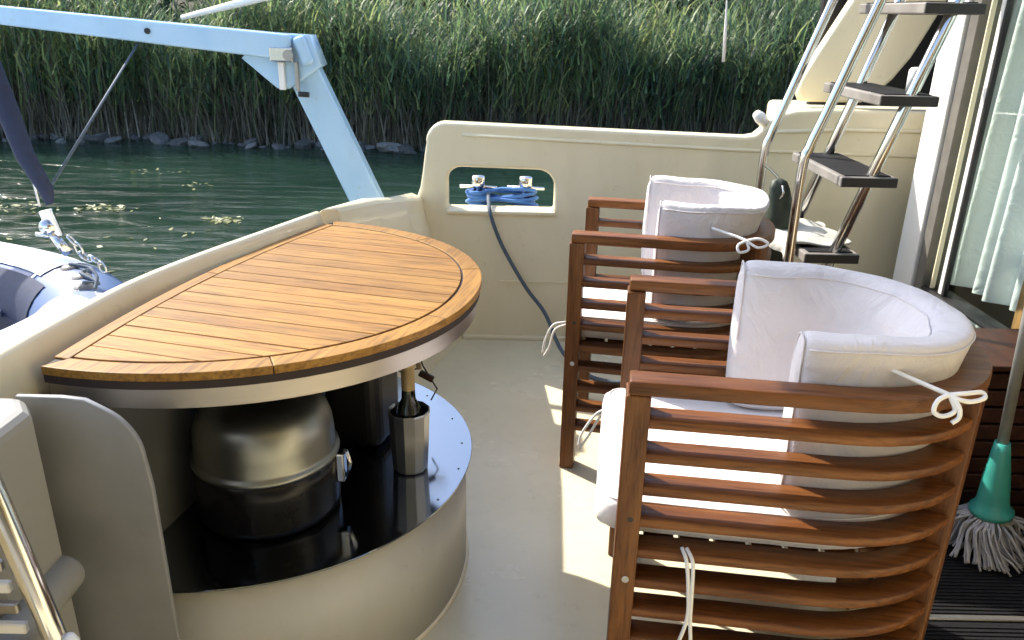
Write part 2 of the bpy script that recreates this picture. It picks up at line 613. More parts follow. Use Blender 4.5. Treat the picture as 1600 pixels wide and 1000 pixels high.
def smooth_path(pts, n=8):
    """Catmull-Rom through pts"""
    P = [Vector(p) for p in pts]
    P = [P[0] * 2 - P[1]] + P + [P[-1] * 2 - P[-2]]
    out = []
    for i in range(1, len(P) - 2):
        p0, p1, p2, p3 = P[i - 1:i + 3]
        for k in range(n):
            t = k / n
            out.append(0.5 * ((2 * p1) + (-p0 + p2) * t + (2 * p0 - 5 * p1 + 4 * p2 - p3) * t * t + (-p0 + 3 * p1 - 3 * p2 + p3) * t ** 3))
    out.append(P[-2])
    return out


def arc_pts(cx, cy, r, a0, a1, n):
    return [(cx + r * math.cos(R(a0 + (a1 - a0) * k / n)), cy + r * math.sin(R(a0 + (a1 - a0) * k / n))) for k in range(n + 1)]


# ================================================================== setting
tag(MB().box(-200, 200, -60, 340, -0.9, -0.5).build("water", M['water']),
    "dark green rippled lake water between the boat and the reeds", kind='structure')
# fine ripples need no geometry; the bank rises behind the waterline
bank = MB()
bx = np.linspace(-60, 60, 121)
rows = [(10.75, -0.75), (11.0, -0.42), (11.5, -0.30), (13.0, -0.15), (16, 0.5), (20, 1.6), (40, 5.0), (120, 9.0)]
vs = []
for i, (y, z) in enumerate(rows):
    for j, x in enumerate(bx):
        wob = 0.16 * math.sin(x * 0.9) + 0.10 * math.sin(x * 2.3 + 1) + 0.12 * math.sin(x * 0.31 + 2)
        vs.append((x, y + wob + 0.045 * max(0, -x) * (1 if i < 5 else 1), z + 0.04 * math.sin(x * 3.1 + i)))
nb = len(bx)
bank.add(vs, [(i * nb + j, i * nb + j + 1, (i + 1) * nb + j + 1, (i + 1) * nb + j) for i in range(len(rows) - 1) for j in range(nb - 1)], True)
tag(bank.build("bank", M['bank']), "dark earth bank behind the waterline", kind='structure')


def shore_y(x):
    return 10.75 + 0.16 * math.sin(x * 0.9) + 0.10 * math.sin(x * 2.3 + 1) + 0.12 * math.sin(x * 0.31 + 2) + 0.045 * max(0, -x)


# deck of the cockpit
deck = MB()
deck.prism([(-0.62, -1.6), (1.45, -1.6), (1.45, 2.9), (1.9, 2.9), (1.9, 3.035), (-0.42, 3.035), (-0.52, 2.0), (-0.78, 1.1)], -0.06, 0.0)
tag(deck.build("deck", M['deck']), "smooth putty coloured painted cockpit deck", kind='structure')


# ------------------------------------------------------------------ reeds (stuff)
def ribbons(name, base, length, width, mat, droop=0.3, segs=3, out_dir=None, spread=0.3):
    """many thin tapering leaf blades; base (n,3), length (n,), width (n,)"""
    n = len(base)
    az = rng.uniform(0, 2 * np.pi, n) if out_dir is None else out_dir
    side = np.stack([-np.sin(az), np.cos(az), np.zeros(n)], 1)
    outv = np.stack([np.cos(az), np.sin(az), np.zeros(n)], 1)
    t = np.linspace(0, 1, segs + 1)
    V = np.zeros((n, segs + 1, 2, 3))
    for i, tt in enumerate(t):
        w = width * (1 - tt) ** 0.7 * 0.5 + 0.0008
        hor = spread * length * tt + droop * length * tt ** 2
        ver = length * (tt * (1 - spread * 0.3) - droop * 0.75 * tt ** 2.4)
        c = base + outv * hor[:, None] + np.array([0, 0, 1.0]) * ver[:, None]
        V[:, i, 0] = c - side * w[:, None]
        V[:, i, 1] = c + side * w[:, None]
    V = V.reshape(-1, 3)
    idx = np.arange(n)[:, None, None] * (segs + 1) * 2
    s = np.arange(segs)[None, :, None] * 2
    quad = np.array([0, 1, 3, 2])[None, None, :]
    F = (idx + s + quad).reshape(-1, 4)
    return V, F


def np_object(name, chunks, mat, label, cat=None, kind='stuff'):
    V = np.concatenate([c[0] for c in chunks])
    off = 0
    Fs = []
    for c in chunks:
        Fs.append(c[1] + off)
        off += len(c[0])
    F = np.concatenate(Fs)
    me = bpy.data.meshes.new(name)
    me.vertices.add(len(V))
    me.vertices.foreach_set("co", V.astype(np.float32).ravel())
    me.loops.add(len(F) * 4)
    me.loops.foreach_set("vertex_index", F.astype(np.int32).ravel())
    me.polygons.add(len(F))
    me.polygons.foreach_set("loop_start", np.arange(0, len(F) * 4, 4, dtype=np.int32))
    me.polygons.foreach_set("loop_total", np.full(len(F), 4, dtype=np.int32))
    me.update(calc_edges=True)
    me.materials.append(mat)
    o = bpy.data.objects.new(name, me)
    COL.objects.link(o)
    return tag(o, label, cat, kind=kind)


def reed_field(n, ymin, ymax, hmin, hmax, x0=-15.0, x1=12.0, leaves=9):
    x = rng.uniform(x0, x1, n)
    y = np.array([shore_y(a) for a in x]) + 0.18 + rng.uniform(ymin, ymax, n)
    clump = 0.87 + 0.17 * np.sin(x * 1.7 + 0.6) + 0.13 * np.sin(x * 4.1 + y * 2) + 0.08 * np.sin(x * 9.7)
    H = rng.uniform(hmin, hmax, n) * clump
    z0 = np.full(n, -0.45)
    lean = rng.normal(0, 0.07, (n, 2)) + np.array([0.03, -0.03])
    bases = np.stack([x, y, z0], 1)
    chunks, dry = [], []
    # stems: slim upright ribbons, lower half dry
    V, F = ribbons("s", bases, H, np.full(n, 0.011), None, 0.0, 2, rng.uniform(0, 2 * np.pi, n), 0.06)
    dry.append((V, F))
    for k in range(leaves):
        f = 0.22 + 0.78 * (k + rng.uniform(0, 1, n)) / leaves
        p = bases + np.stack([lean[:, 0] * f * H, lean[:, 1] * f * H, f * H * 0.93], 1)
        L = rng.uniform(0.32, 0.62, n) * (1.15 - 0.35 * f)
        W = rng.uniform(0.014, 0.030, n)
        V, F = ribbons("l", p, L, W, None, rng.uniform(0.15, 0.7), 3, None, rng.uniform(0.12, 0.5))
        chunks.append((V, F))
    return chunks, dry


c1, d1 = reed_field(5200, 0.0, 1.0, 1.55, 2.15)
c2, d2 = reed_field(5600, 1.0, 3.2, 2.0, 2.65)
xs = rng.uniform(-15, 12, 1500)
ys = np.array([shore_y(a) for a in xs]) + rng.uniform(0.1, 0.9, 1500)
Hs = rng.uniform(1.2, 2.45, 1500)
tall = ribbons("t", np.stack([xs, ys, np.full(1500, -0.45)], 1), Hs, np.full(1500, 0.020), None, 0.06, 3, rng.uniform(-0.6, 0.6, 1500), 0.10)
c1.append(tall)
nb2 = 9000
xb = rng.uniform(-15, 12, nb2)
yb = np.array([shore_y(a) for a in xb]) + rng.uniform(0.05, 0.7, nb2)
Vb, Fb = ribbons("d", np.stack([xb, yb, np.full(nb2, -0.5)], 1), rng.uniform(0.3, 1.35, nb2), rng.uniform(0.008, 0.02, nb2), None, 0.25, 3, None, 0.18)
np_object("reeds", c1 + c2, M['reed'], "dense green reeds along the far bank", None)
np_object("dry_reed_stalks", d1 + d2 + [(Vb, Fb)], M['dry_reed'], "brown dry reed stalks at the foot of the reeds")


def leaf_cloud(centres, radii, counts, size):
    cs = []
    for (cx, cy, cz), (rx, ry, rz), n in zip(centres, radii, counts):
        u = rng.normal(0, 1, (n, 3))
        u /= np.linalg.norm(u, axis=1)[:, None]
        rad = rng.uniform(0.55, 1.05, n) ** 0.6
        p = u * rad[:, None] * np.array([rx, ry, rz]) + np.array([cx, cy, cz])
        cs.append(p)
    P = np.concatenate(cs)
    n = len(P)
    a = rng.normal(0, 1, (n, 3)); a /= np.linalg.norm(a, axis=1)[:, None]
    b = np.cross(a, rng.normal(0, 1, (n, 3))); b /= np.linalg.norm(b, axis=1)[:, None]
    s = rng.uniform(0.5, 1.3, n)[:, None] * size
    V = np.stack([P - a * s, P + b * s * 0.5, P + a * s, P - b * s * 0.5], 1).reshape(-1, 3)
    F = np.arange(n * 4).reshape(-1, 4)
    return V, F


cc, rr_, nn = [], [], []
for i in range(190):
    x = rng.uniform(-26, 22)
    y = rng.uniform(15.5, 21)
    h = 0.8 + (y - 15.5) * 0.95 + rng.uniform(-0.4, 2.2)
    cc.append((x, y, max(0.5, h)))
    r0 = rng.uniform(0.9, 1.9)
    rr_.append((r0, r0 * 0.8, r0 * 0.85))
    nn.append(650)
np_object("thicket", [leaf_cloud(cc, rr_, nn, 0.13)], M['bush'], "dark leafy thicket rising behind the reeds")


# rocks along the waterline, in view between and beside the boat parts
def rock_mesh(seed):
    import bmesh
    rs = random.Random(seed)
    b = bmesh.new()
    bmesh.ops.create_icosphere(b, subdivisions=2, radius=1.0)
    ph = [rs.uniform(0, 6) for _ in range(6)]
    for v in b.verts:
        c = v.co
        k = 1 + 0.18 * math.sin(3 * c.x + ph[0]) * math.cos(2.6 * c.y + ph[1]) + 0.13 * math.sin(4.5 * c.z + ph[2] + c.x * 2) + rs.uniform(-0.06, 0.06)
        v.co = c * k
        v.co.z = max(-0.6, min(0.7, v.co.z))
    me = bpy.data.meshes.new("rock")
    b.to_mesh(me)
    b.free()
    me.materials.append(M['rock'])
    return me


rock_meshes = [rock_mesh(s) for s in range(6)]
for i in range(130):
    x = -9.5 + 15.5 * (i + random.random()) / 130
    big = random.random()
    s = 0.035 + 0.085 * big ** 2
    if -2.0 < x < -0.3:
        s *= 1.45
    o = bpy.data.objects.new("rock", rock_meshes[i % 6])
    COL.objects.link(o)
    o.location = (x, shore_y(x) + random.uniform(-0.30, 0.22), -0.5 + s * 0.25)
    o.scale = (s * random.uniform(1.0, 1.7), s, s * random.uniform(0.55, 0.9))
    o.rotation_euler = (random.uniform(-.3, .3), random.uniform(-.3, .3), random.uniform(0, 6.2))
    tag(o, "grey stone at the waterline under the reeds", "rock", "stones along the waterline")

# floating weed patches
wc = [(-2.54, 6.84, 0.22, 90), (-3.8, 7.2, 0.35, 60), (-4.6, 7.15, 0.5, 50), (-1.45, 6.6, 0.22, 40), (-4.1, 9.0, 0.3, 18), (-3.3, 8.3, 0.3, 12), (-0.4, 5.6, 0.3, 40), (-3.0, 6.2, 1.4, 30)]
ps = []
for x, y, r, n in wc:
    q = rng.normal(0, 0.42, (n, 2)) * r
    ps.append(np.stack([x + q[:, 0], y + q[:, 1] * 0.7, np.full(n, -0.492)], 1))
P = np.concatenate(ps)
n = len(P)
a = np.stack([rng.normal(0, 1, n), rng.normal(0, 1, n), rng.normal(0, 0.10, n)], 1)
a /= np.linalg.norm(a, axis=1)[:, None]
b_ = np.stack([-a[:, 1], a[:, 0], rng.normal(0, 0.2, n)], 1)
s = rng.uniform(0.015, 0.045, n)[:, None]
Vw = np.stack([P - a * s, P + b_ * s * 0.35, P + a * s, P - b_ * s * 0.35], 1).reshape(-1, 3)
Vw[:, 2] = np.maximum(Vw[:, 2], -0.497)
np_object("floating_weed", [(Vw, np.arange(n * 4).reshape(-1, 4))], M['weed'], "yellow green leaves of weed floating on the lake")

# ------------------------------------------------------------------ bulwark with hawse hole
YB = 3.04
bul = thing("bulwark", "cream fibreglass bulwark across the far side of the cockpit with a rounded mooring hole", "bulwark", (0, YB, 0))
outer = [(-0.50, -0.02), (-0.50, 0.545), (-0.425, 0.548), (-0.398, 0.556), (-0.376, 0.580), (-0.362, 0.62), (-0.352, 0.68), (-0.344, 0.74), (-0.336, 0.79)]
outer += [(x, z) for x, z in arc_pts(-0.262, 0.790, 0.076, 175, 95, 7)]
outer += [(0.0, 0.858), (0.45, 0.846), (0.86, 0.836), (0.895, 0.842), (0.918, 0.862), (0.94, 0.895), (0.975, 0.918), (1.04, 0.934), (1.15, 0.94), (1.9, 0.94), (1.9, -0.02)]
hole = arc_pts(-0.206, 0.649, 0.05, 180, 90, 5) + arc_pts(0.086, 0.628, 0.066, 90, 0, 6) + arc_pts(0.140, 0.551, 0.012, 0, -90, 2) + arc_pts(-0.244, 0.551, 0.012, 270, 180, 2)
bw = curve_plate("wall_panel", [outer[::-1], hole], 0.07, M['cream'], bul, 0.014, 4)
bw.location = (0, 0.035, 0)
lip = MB().box(-0.262, 0.158, -0.016, 0.09, 0.522, 0.536).build("hole_sill", M['cream'], bul, 0.004)
rail = MB()
rail.tube([(-0.20, 0.0005, 0.822), (0.2, 0.0005, 0.806), (0.86, 0.0005, 0.785), (1.9, 0.0005, 0.768)], 0.007, 10)
rail.build("moulded_ridge", M['cream'], bul)
rail = MB()
rail.tube([(0.95, 0.0005, 0.855), (1.2, -0.005, 0.868), (1.9, -0.005, 0.868)], 0.008, 8)
rail.build("moulded_ridge", M['cream'], bul)
MB().beam((-0.20, -0.006, 0.008), (1.9, -0.006, 0.008), 0.02, 0.02).build("foot_strip", M['cream'], bul, 0.006)
MB().box(-0.05, 0.22, -0.004, 0.0, 0.246, 0.252).build("seam_strip", M['cream'], bul)
cap = MB()
cap.lathe([(0.0, 0.028), (0.016, 0.024), (0.022, 0.0), (0.020, -0.03), (0.0, -0.03)], (0, 0, 0), 18)
co = cap.build("fairlead_cap", M['white'], bul)
co.location = (0.905, 0.01, 0.905)
co.rotation_euler = (R(20), R(-50), 0)
# outside ledge and hull below
ledge = MB().box(-0.50, 1.9, 0.075, 0.26, 0.40, 0.498).build("side_ledge", M['cream'], bul, 0.01)
MB().prism([(-0.50, 0.0725), (1.9, 0.0725), (1.9, 0.22), (-0.50, 0.22)], -0.8, 0.398).build("hull_side", M['white'], bul)

# double cleat seen through the hole
cl = thing("mooring_cleat", "stainless double post cleat standing outside the mooring hole", "cleat", (-0.05, YB + 0.155, 0.498))
MB().box(-0.15, 0.15, -0.04, 0.04, 0.0, 0.012).build("base_plate", M['steel'], cl, 0.003)
for px in (-0.096, 0.094):
    pb = MB().lathe([(0.0, 0.0), (0.024, 0.0), (0.020, 0.025), (0.020, 0.085), (0.028, 0.092), (0.028, 0.124), (0.024, 0.130), (0.0, 0.132)], (px, 0, 0.012), 24)
    pb.build("post", M['steel'], cl)
    MB().tube([(px - 0.075, 0, 0.098), (px + 0.075, 0, 0.094)], 0.007, 10).build("horn", M['steel'], cl)

rp = MB()
random.seed(3)
for turn in range(7):
    z = 0.042 + 0.009 * (turn % 5) + random.uniform(-.004, .004)
    pts = []
    w = 0.030 + 0.006 * (turn % 3)
    for k in range(28):
        t = 2 * math.pi * k / 28
        x = -0.001 + 0.095 * math.copysign(abs(math.cos(t)) ** 0.6, math.cos(t)) + w * 1.1 * math.cos(t)
        y = (w + 0.004) * math.sin(t) * (1.0 if turn % 2 else (abs(math.cos(t)) ** 0.4))
        pts.append((x, y, z + 0.008 * math.sin(2 * t + turn) + 0.010 * math.cos(t * 1 + turn * 1.7)))
    rp.tube(pts, 0.0075, 8, closed=True)
for px in (-0.096,):
    for turn in range(4):
        pts = [(px + 0.036 * math.cos(t), 0.036 * math.sin(t), 0.03 + turn * 0.015 + 0.004 * t / 6) for t in np.linspace(0, 6.28, 20)]
        rp.tube(pts, 0.008, 8)
rp.tube(smooth_path([(0.05, -0.03, 0.03), (0.12, -0.05, 0.026), (0.19, -0.055, 0.022)]), 0.008, 8)
ro = rp.build("blue_mooring_line", M['blue_rope'])
ro.location = (-0.05, YB + 0.155, 0.498)
tag(ro, "blue mooring line wound round the cleat posts", "rope")
hang = smooth_path([(-0.105, YB + 0.12, 0.575), (-0.10, YB + 0.03, 0.560), (-0.092, YB - 0.03, 0.53), (-0.06, YB - 0.035, 0.44), (-0.02, YB - 0.04, 0.36), (0.055, YB - 0.06, 0.24), (0.13, YB - 0.10, 0.15), (0.19, YB - 0.22, 0.05), (0.27, YB - 0.35, 0.012), (0.4, YB - 0.42, 0.010), (0.52, YB - 0.36, 0.010)], 8)
tag(MB().tube(hang, 0.0075, 8).build("slate_rope", M['grey_rope']), "slate coloured rope hanging from the mooring hole down to the deck", "rope")

# ------------------------------------------------------------------ transom
tr = thing("transom_coaming", "cream coaming with a rounded cap running along the stern beside the table", "coaming", (0, 0, 0))
outp = smooth_path([(-0.80, 0.1, 0.758), (-0.80, 0.5, 0.756), (-0.795, 0.85, 0.754), (-0.782, 1.118, 0.752), (-0.768, 1.273, 0.751), (-0.743, 1.460, 0.75), (-0.688, 1.645, 0.75), (-0.608, 1.850, 0.75), (-0.520, 2.075, 0.75)], 6)
rings = []
for i, p in enumerate(outp):
    q = outp[min(i + 1, len(outp) - 1)] - outp[max(i - 1, 0)]
    q.z = 0
    q.normalize()
    nrm = Vector((q.y, -q.x, 0))
    k = i / (len(outp) - 1)
    w = 0.098 - 0.030 * k
    prof = [(-0.040, -0.13), (-0.024, -0.030), (-0.014, -0.008), (-0.007, -0.001), (0.0, 0.0), (0.006, -0.003), (0.010, -0.010), (0.016, -0.030), (0.020, -0.07), (0.020, -0.13)]
    rings.append([p + nrm * a_ + Vector((0, 0, b2)) for a_, b2 in prof])
MB().loft(rings).build("cap_rail", M['cream'], tr)
# walls under the cap: outboard side and inboard liner
rings = []
for i, p in enumerate(outp):
    q = outp[min(i + 1, len(outp) - 1)] - outp[max(i - 1, 0)]
    q.z = 0
    q.normalize()
    nrm = Vector((q.y, -q.x, 0))
    k = i / (len(outp) - 1)
    w = 0.012
    rings.append([p + nrm * -0.030 + Vector((0, 0, -0.10)), Vector((p.x - 0.02, p.y, -0.9)), Vector((p.x + 0.08, p.y, -0.9)), p + nrm * w + Vector((0.03, 0, -p.z + 0.005)), p + nrm * w + Vector((0, 0, -0.10))])
MB().loft(rings, smooth=False).build("stern_wall", M['cream'], tr)
# corner quarter joining stern and bulwark
qa = [(-0.535, 2.085), (-0.50, 2.45), (-0.455, 2.72), (-0.425, YB + 0.07)]
qb = [(-0.475, 2.13), (-0.42, 2.45), (-0.375, 2.72), (-0.352, YB)]
qc = [(-0.40, 2.15), (-0.35, 2.45), (-0.285, 2.76), (-0.200, YB)]
zt = [0.752, 0.703, 0.65, 0.585]
rings = []
for (ax, ay), (bx_, by), (cx, cy), z in zip(qa, qb, qc, zt):
    rings.append([(ax - 0.02, ay, -0.9), (ax, ay, z - 0.06), (ax + 0.006, ay, z - 0.02), (ax + 0.02, ay, z), (bx_ - 0.012, by, z), (bx_, by, z - 0.015), (bx_ + 0.006, by, z - 0.06), (cx, cy, 0.0), (cx, cy, -0.05), (ax + 0.05, ay, -0.9)])
qo = MB().loft(rings, smooth=False).build("corner_quarter", M['cream'], tr, 0.008, 3)

# ------------------------------------------------------------------ table
T0 = Vector((-0.737, 1.137, 0))
T1 = Vector((-0.486, 2.095, 0))
TL = (T1 - T0).length
tdir = (T1 - T0).normalized()
TAZ = math.atan2(tdir.y, tdir.x) - math.pi / 2          # local Y along the straight edge, local X outwards


def dshape(a, b, n=48, cy=0.0, sup=2.12, bow=0.0):
    """half ellipse-like outline, local: straight side on x = 0, from -a to a in y, bulging to x = b; counter-clockwise"""
    pts = []
    for k in range(n + 1):
        t = -math.pi / 2 + math.pi * k / n
        c, s_ = math.cos(t), math.sin(t)
        e = sup if s_ > 0 else 2.0
        pts.append((b * abs(c) ** (2 / e), cy + a * math.copysign(abs(s_) ** (2 / e), s_)))
    if bow:
        for k in range(1, 16):
            yy = a * (1 - 2 * k / 16)
            pts.append((-bow * (1 - (yy / a) ** 2), cy + yy))
    return pts


BOW = 0.044
mid = (T0 + T1) / 2
tab = thing("teak_table", "half round teak cockpit table with planked top and steel rim along the stern", "table", (mid.x, mid.y, 0), TAZ)
A, B = TL / 2, 0.545
TOPZ = 0.72
MB().prism(dshape(A - 0.006, B - 0.006, bow=BOW - 0.006), TOPZ - 0.014, TOPZ - 0.0035).build("caulk_bed", M['caulk'], tab)
BW = 0.044


def bow_x(y):
    return -BOW * (1 - (y / A) ** 2)


inner = [(max(x, bow_x(y) + 0.030), y) for x, y in dshape(A - BW, B - BW, 60)]


def clip(poly, axis, val, keep_less):
    out = []
    n_ = len(poly)
    for i in range(n_):
        p, q = poly[i], poly[(i + 1) % n_]
        dp, dq = p[axis] - val, q[axis] - val
        if not keep_less:
            dp, dq = -dp, -dq
        if dp <= 0:
            out.append(p)
        if (dp < 0 < dq) or (dq < 0 < dp):
            t = dp / (dp - dq)
            out.append((p[0] + (q[0] - p[0]) * t, p[1] + (q[1] - p[1]) * t))
    return out


inset = inner + [(bow_x(y) + 0.030, y) for y in [(A - BW) * (1 - 2 * k / 14) for k in range(1, 14)]]
NPL = 19
y_lo, y_hi = -(A - BW), (A - BW)
pw = (y_hi - y_lo) / NPL
for k in range(NPL):
    lo, hi = y_lo + k * pw + 0.0012, y_lo + (k + 1) * pw - 0.0012
    pl = clip(clip(inset, 1, hi, True), 1, lo, False)
    if len(pl) < 3:
        continue
    cy_ = (lo + hi) / 2
    o = MB().prism([(x, y - cy_) for x, y in pl], -0.010, random.uniform(-0.0004, 0.0004)).build("plank", M['table_edge'], tab, 0.0008, 1)
    o.location = (0, cy_, TOPZ)
# border pieces along the curve, mitred, and two along the straight side
out_d = dshape(A, B, 60)
in_d = [(x, y) for x, y in inner]
cuts = [0, 13, 26, 38, 49, 60]
for c0, c1_ in zip(cuts[:-1], cuts[1:]):
    seg_o = out_d[c0:c1_ + 1]
    seg_i = in_d[c0:c1_ + 1]
    ins = []
    for (xo, yo), (xi, yi) in zip(seg_o, seg_i):
        L_ = math.hypot(xi - xo, yi - yo)
        f = (L_ - 0.005) / L_
        ins.append((xo + (xi - xo) * f, yo + (yi - yo) * f))
    # trim the butt joints by a hair
    vs2, fs2 = [], []
    m_ = len(seg_o)
    for (xo, yo), (xi, yi) in zip(seg_o, ins):
        vs2 += [(xo, yo, TOPZ - 0.015), (xi, yi, TOPZ - 0.015), (xi, yi, TOPZ), (xo, yo, TOPZ)]
    vs2 = [Vector(v) for v in vs2]
    d0 = (Vector((*out_d[c0 + 1], 0)) - Vector((*out_d[c0], 0))).normalized() * 0.0008
    d1_ = (Vector((*out_d[c1_ - 1], 0)) - Vector((*out_d[c1_], 0))).normalized() * 0.0008
    for q in range(4):
        vs2[q] = vs2[q] + d0
        vs2[-4 + q] = vs2[-4 + q] + d1_
    for i in range(m_ - 1):
        for q in range(4):
            q2 = (q + 1) % 4
            fs2.append((i * 4 + q, i * 4 + q2, (i + 1) * 4 + q2, (i + 1) * 4 + q))
    fs2.append((3, 2, 1, 0))
    fs2.append(tuple((m_ - 1) * 4 + q for q in range(4)))
    MB().add(vs2, fs2).build("border_plank", M['table_teak'], tab, 0.0015, 2)
for s0, s1 in ((-A + 0.036, -0.001), (0.001, A - 0.036)):
    ys = [s0 + (s1 - s0) * k / 10 for k in range(11)]
    poly = [(bow_x(y) + 0.027, y) for y in ys] + [(bow_x(y) - 0.001, y) for y in ys[::-1]]
    MB().prism(poly, TOPZ - 0.0149, TOPZ).build("border_plank", M['table_teak'], tab, 0.001, 1)
ed = MB()
eo = dshape(A - 0.003, B - 0.003, 60, bow=BOW)
ed.prism(eo, TOPZ - 0.030, TOPZ - 0.0155, True)
sharp_ed = ed.build("dark_edge", M['caulk'], tab)
md = sharp_ed.modifiers.new("split", 'EDGE_SPLIT'); md.split_angle = R(40)
# steel band and underside
band_o = dshape(A - 0.010, B - 0.010, 60)
band_i = dshape(A - 0.013, B - 0.013, 60)
bm_ = MB()
m_ = len(band_o)
vs2, fs2 = [], []
for (xo, yo), (xi, yi) in zip(band_o, band_i):
    vs2 += [(xo, yo, TOPZ - 0.066), (xi, yi, TOPZ - 0.066), (xi, yi, TOPZ - 0.0305), (xo, yo, TOPZ - 0.0305)]
for i in range(m_ - 1):
    for q in range(4):
        q2 = (q + 1) % 4
        fs2.append((i * 4 + q, i * 4 + q2, (i + 1) * 4 + q2, (i + 1) * 4 + q))
bm_.add(vs2, fs2, True)
so = bm_.build("steel_band", M['brushed'], tab)
md = so.modifiers.new("split", 'EDGE_SPLIT'); md.split_angle = R(40)
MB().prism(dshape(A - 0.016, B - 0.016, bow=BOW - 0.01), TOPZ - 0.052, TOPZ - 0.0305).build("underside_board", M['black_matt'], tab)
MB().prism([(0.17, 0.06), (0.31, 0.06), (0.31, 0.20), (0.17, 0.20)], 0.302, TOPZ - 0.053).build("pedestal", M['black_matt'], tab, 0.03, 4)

# ------------------------------------------------------------------ cabinet with mirror shelf under the table
cab = thing("curved_cabinet", "cream curved cabinet with a mirror polished steel top below the table", "cabinet", (mid.x, mid.y, 0), TAZ)
SZ = 0.30
MB().prism(dshape(A - 0.012, B - 0.036, 64), 0.0, SZ - 0.004, True).build("curved_front", M['cream_shaded'], cab)
so = MB().prism(dshape(A - 0.004, B - 0.022, 80), SZ - 0.0035, SZ).build("steel_top", M['shelf'], cab, 0.0008, 1)
for t in (-0.15, 0.12, 0.36, 0.62, 0.92):
    x = (B - 0.040) * math.cos(t)
    y = (A - 0.022) * math.sin(t)
    s_ = MB().lathe([(0.0, 0.0016), (0.002, 0.0013), (0.0028, 0.0)], (x, y, SZ), 8)
    s_.build("screw", M['grey_frame'], cab)
# toe moulding
tm = MB()
bo = dshape(A - 0.012, B - 0.036, 64)
tm.tube([(x, y, 0.004) for x, y in bo], 0.006, 8)
tm.build("base_moulding", M['cream'], cab)

# grey end panel under the near end of the table
pn = [(-0.725, 0.0), (-0.543, 0.0), (-0.545, 0.56)] + arc_pts(-0.645, 0.61, 0.095, 0, 62, 8) + [(-0.625, 0.708), (-0.66, 0.712), (-0.725, 0.712)]
ep = curve_plate("end_panel", [pn], 0.010, M['panel'], None, 0.002, 2)
ep.location = (0, 1.052, 0)
tag(ep, "grey upright end panel with a rounded corner under the near end of the table", "panel")
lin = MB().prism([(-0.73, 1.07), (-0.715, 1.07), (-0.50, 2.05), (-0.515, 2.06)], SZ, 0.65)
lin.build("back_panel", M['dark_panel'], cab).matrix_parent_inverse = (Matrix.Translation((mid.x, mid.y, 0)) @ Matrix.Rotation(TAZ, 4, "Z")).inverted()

# ------------------------------------------------------------------ kettle grill
kg = thing("table_grill", "round table grill with champagne metal lid over a black drum on the mirror shelf", "grill", (-0.487, 1.402, SZ))
MB().lathe([(0.0, 0.001), (0.132, 0.001), (0.139, 0.006), (0.141, 0.02), (0.142, 0.085), (0.142, 0.120), (0.0, 0.120)], n=64).build("drum", M['black_gloss'], kg)
MB().lathe([(0.135, 0.1205), (0.143, 0.1205), (0.1445, 0.125), (0.143, 0.130), (0.1375, 0.132), (0.136, 0.137), (0.1355, 0.165), (0.133, 0.190), (0.126, 0.212), (0.113, 0.230), (0.092, 0.243), (0.063, 0.251), (0.03, 0.255), (0.0, 0.256)], n=72).build("lid", M['kettle'], kg)
MB().lathe([(0.0, 0.262), (0.012, 0.262), (0.010, 0.275), (0.02, 0.282), (0.02, 0.290), (0.0, 0.294)], n=24).build("knob", M['black_matt'], kg)
lt = MB().box(0.140, 0.158, -0.018, 0.010, 0.060, 0.125).build("latch", M['steel'], kg, 0.004)
MB().tube([(0.160, -0.004, 0.128), (0.168, -0.004, 0.10), (0.160, -0.004, 0.066)], 0.004, 8).build("latch_wire", M['steel'], kg)

# ------------------------------------------------------------------ bottle in a cooler
ck = thing("bottle_cooler", "dull aluminium bottle cooler standing on the mirror shelf", "cooler", (-0.219, 1.545, SZ), 0.4)
cb = MB()
cb.lathe([(0.0, 0.0015), (0.036, 0.0015), (0.039, 0.006), (0.040, 0.02), (0.0435, 0.09), (0.0455, 0.138), (0.047, 0.143), (0.0445, 0.146), (0.0415, 0.140), (0.038, 0.03), (0.0, 0.028)], n=12)
co = cb.build("sleeve", M['cooler'], ck)
md = co.modifiers.new("split", 'EDGE_SPLIT'); md.split_angle = R(20)
wb = thing("wine_bottle", "dark wine bottle with a gold capsule standing in the cooler", "bottle", (-0.219, 1.545, SZ + 0.0285))
MB().lathe([(0.0, 0.0), (0.031, 0.0), (0.034, 0.01), (0.034, 0.090), (0.032, 0.105), (0.024, 0.125), (0.0155, 0.143), (0.0140, 0.17)], n=28).build("body", M['glass_dark'], wb)
MB().lathe([(0.0146, 0.166), (0.0148, 0.214), (0.0162, 0.217), (0.0162, 0.226), (0.0140, 0.230), (0.0, 0.230)], n=24).build("capsule", M['capsule'], wb)

# wire clip hooked under the table rim
wc_ = thing("wire_clip", "thin black wire hanger with a brown clip under the table rim behind the bottle", "clip", (-0.22, 1.72, 0.44))
MB().tube([(-0.075, 0, 0.03), (-0.03, 0.0, 0.008), (0.005, 0.0, 0.026)], 0.0018, 6).build("wire", M['black_matt'], wc_)
MB().tube([(-0.075, 0, 0.03), (-0.07, 0.0, 0.21)], 0.0012, 6).build("wire", M['black_matt'], wc_)
MB().tube([(0.0, 0.0, 0.072), (0.012, 0, 0.03), (0.045, 0.0, -0.03), (0.03, 0.0, -0.06)], 0.002, 6).build("wire", M['black_matt'], wc_)
MB().tube([(-0.002, 0.0, 0.075), (-0.005, 0.0, 0.21)], 0.0012, 6).build("wire", M['black_matt'], wc_)
MB().beam((0.004, 0, 0.012), (0.036, 0, -0.006), 0.010, 0.016).build("clip_jaw", M['mahogany'], wc_, 0.002)
MB().beam((-0.004, 0, 0.062), (0.004, 0, 0.020), 0.006, 0.012, (1, 0, 0)).build("clip_jaw", M['capsule'], wc_, 0.002)


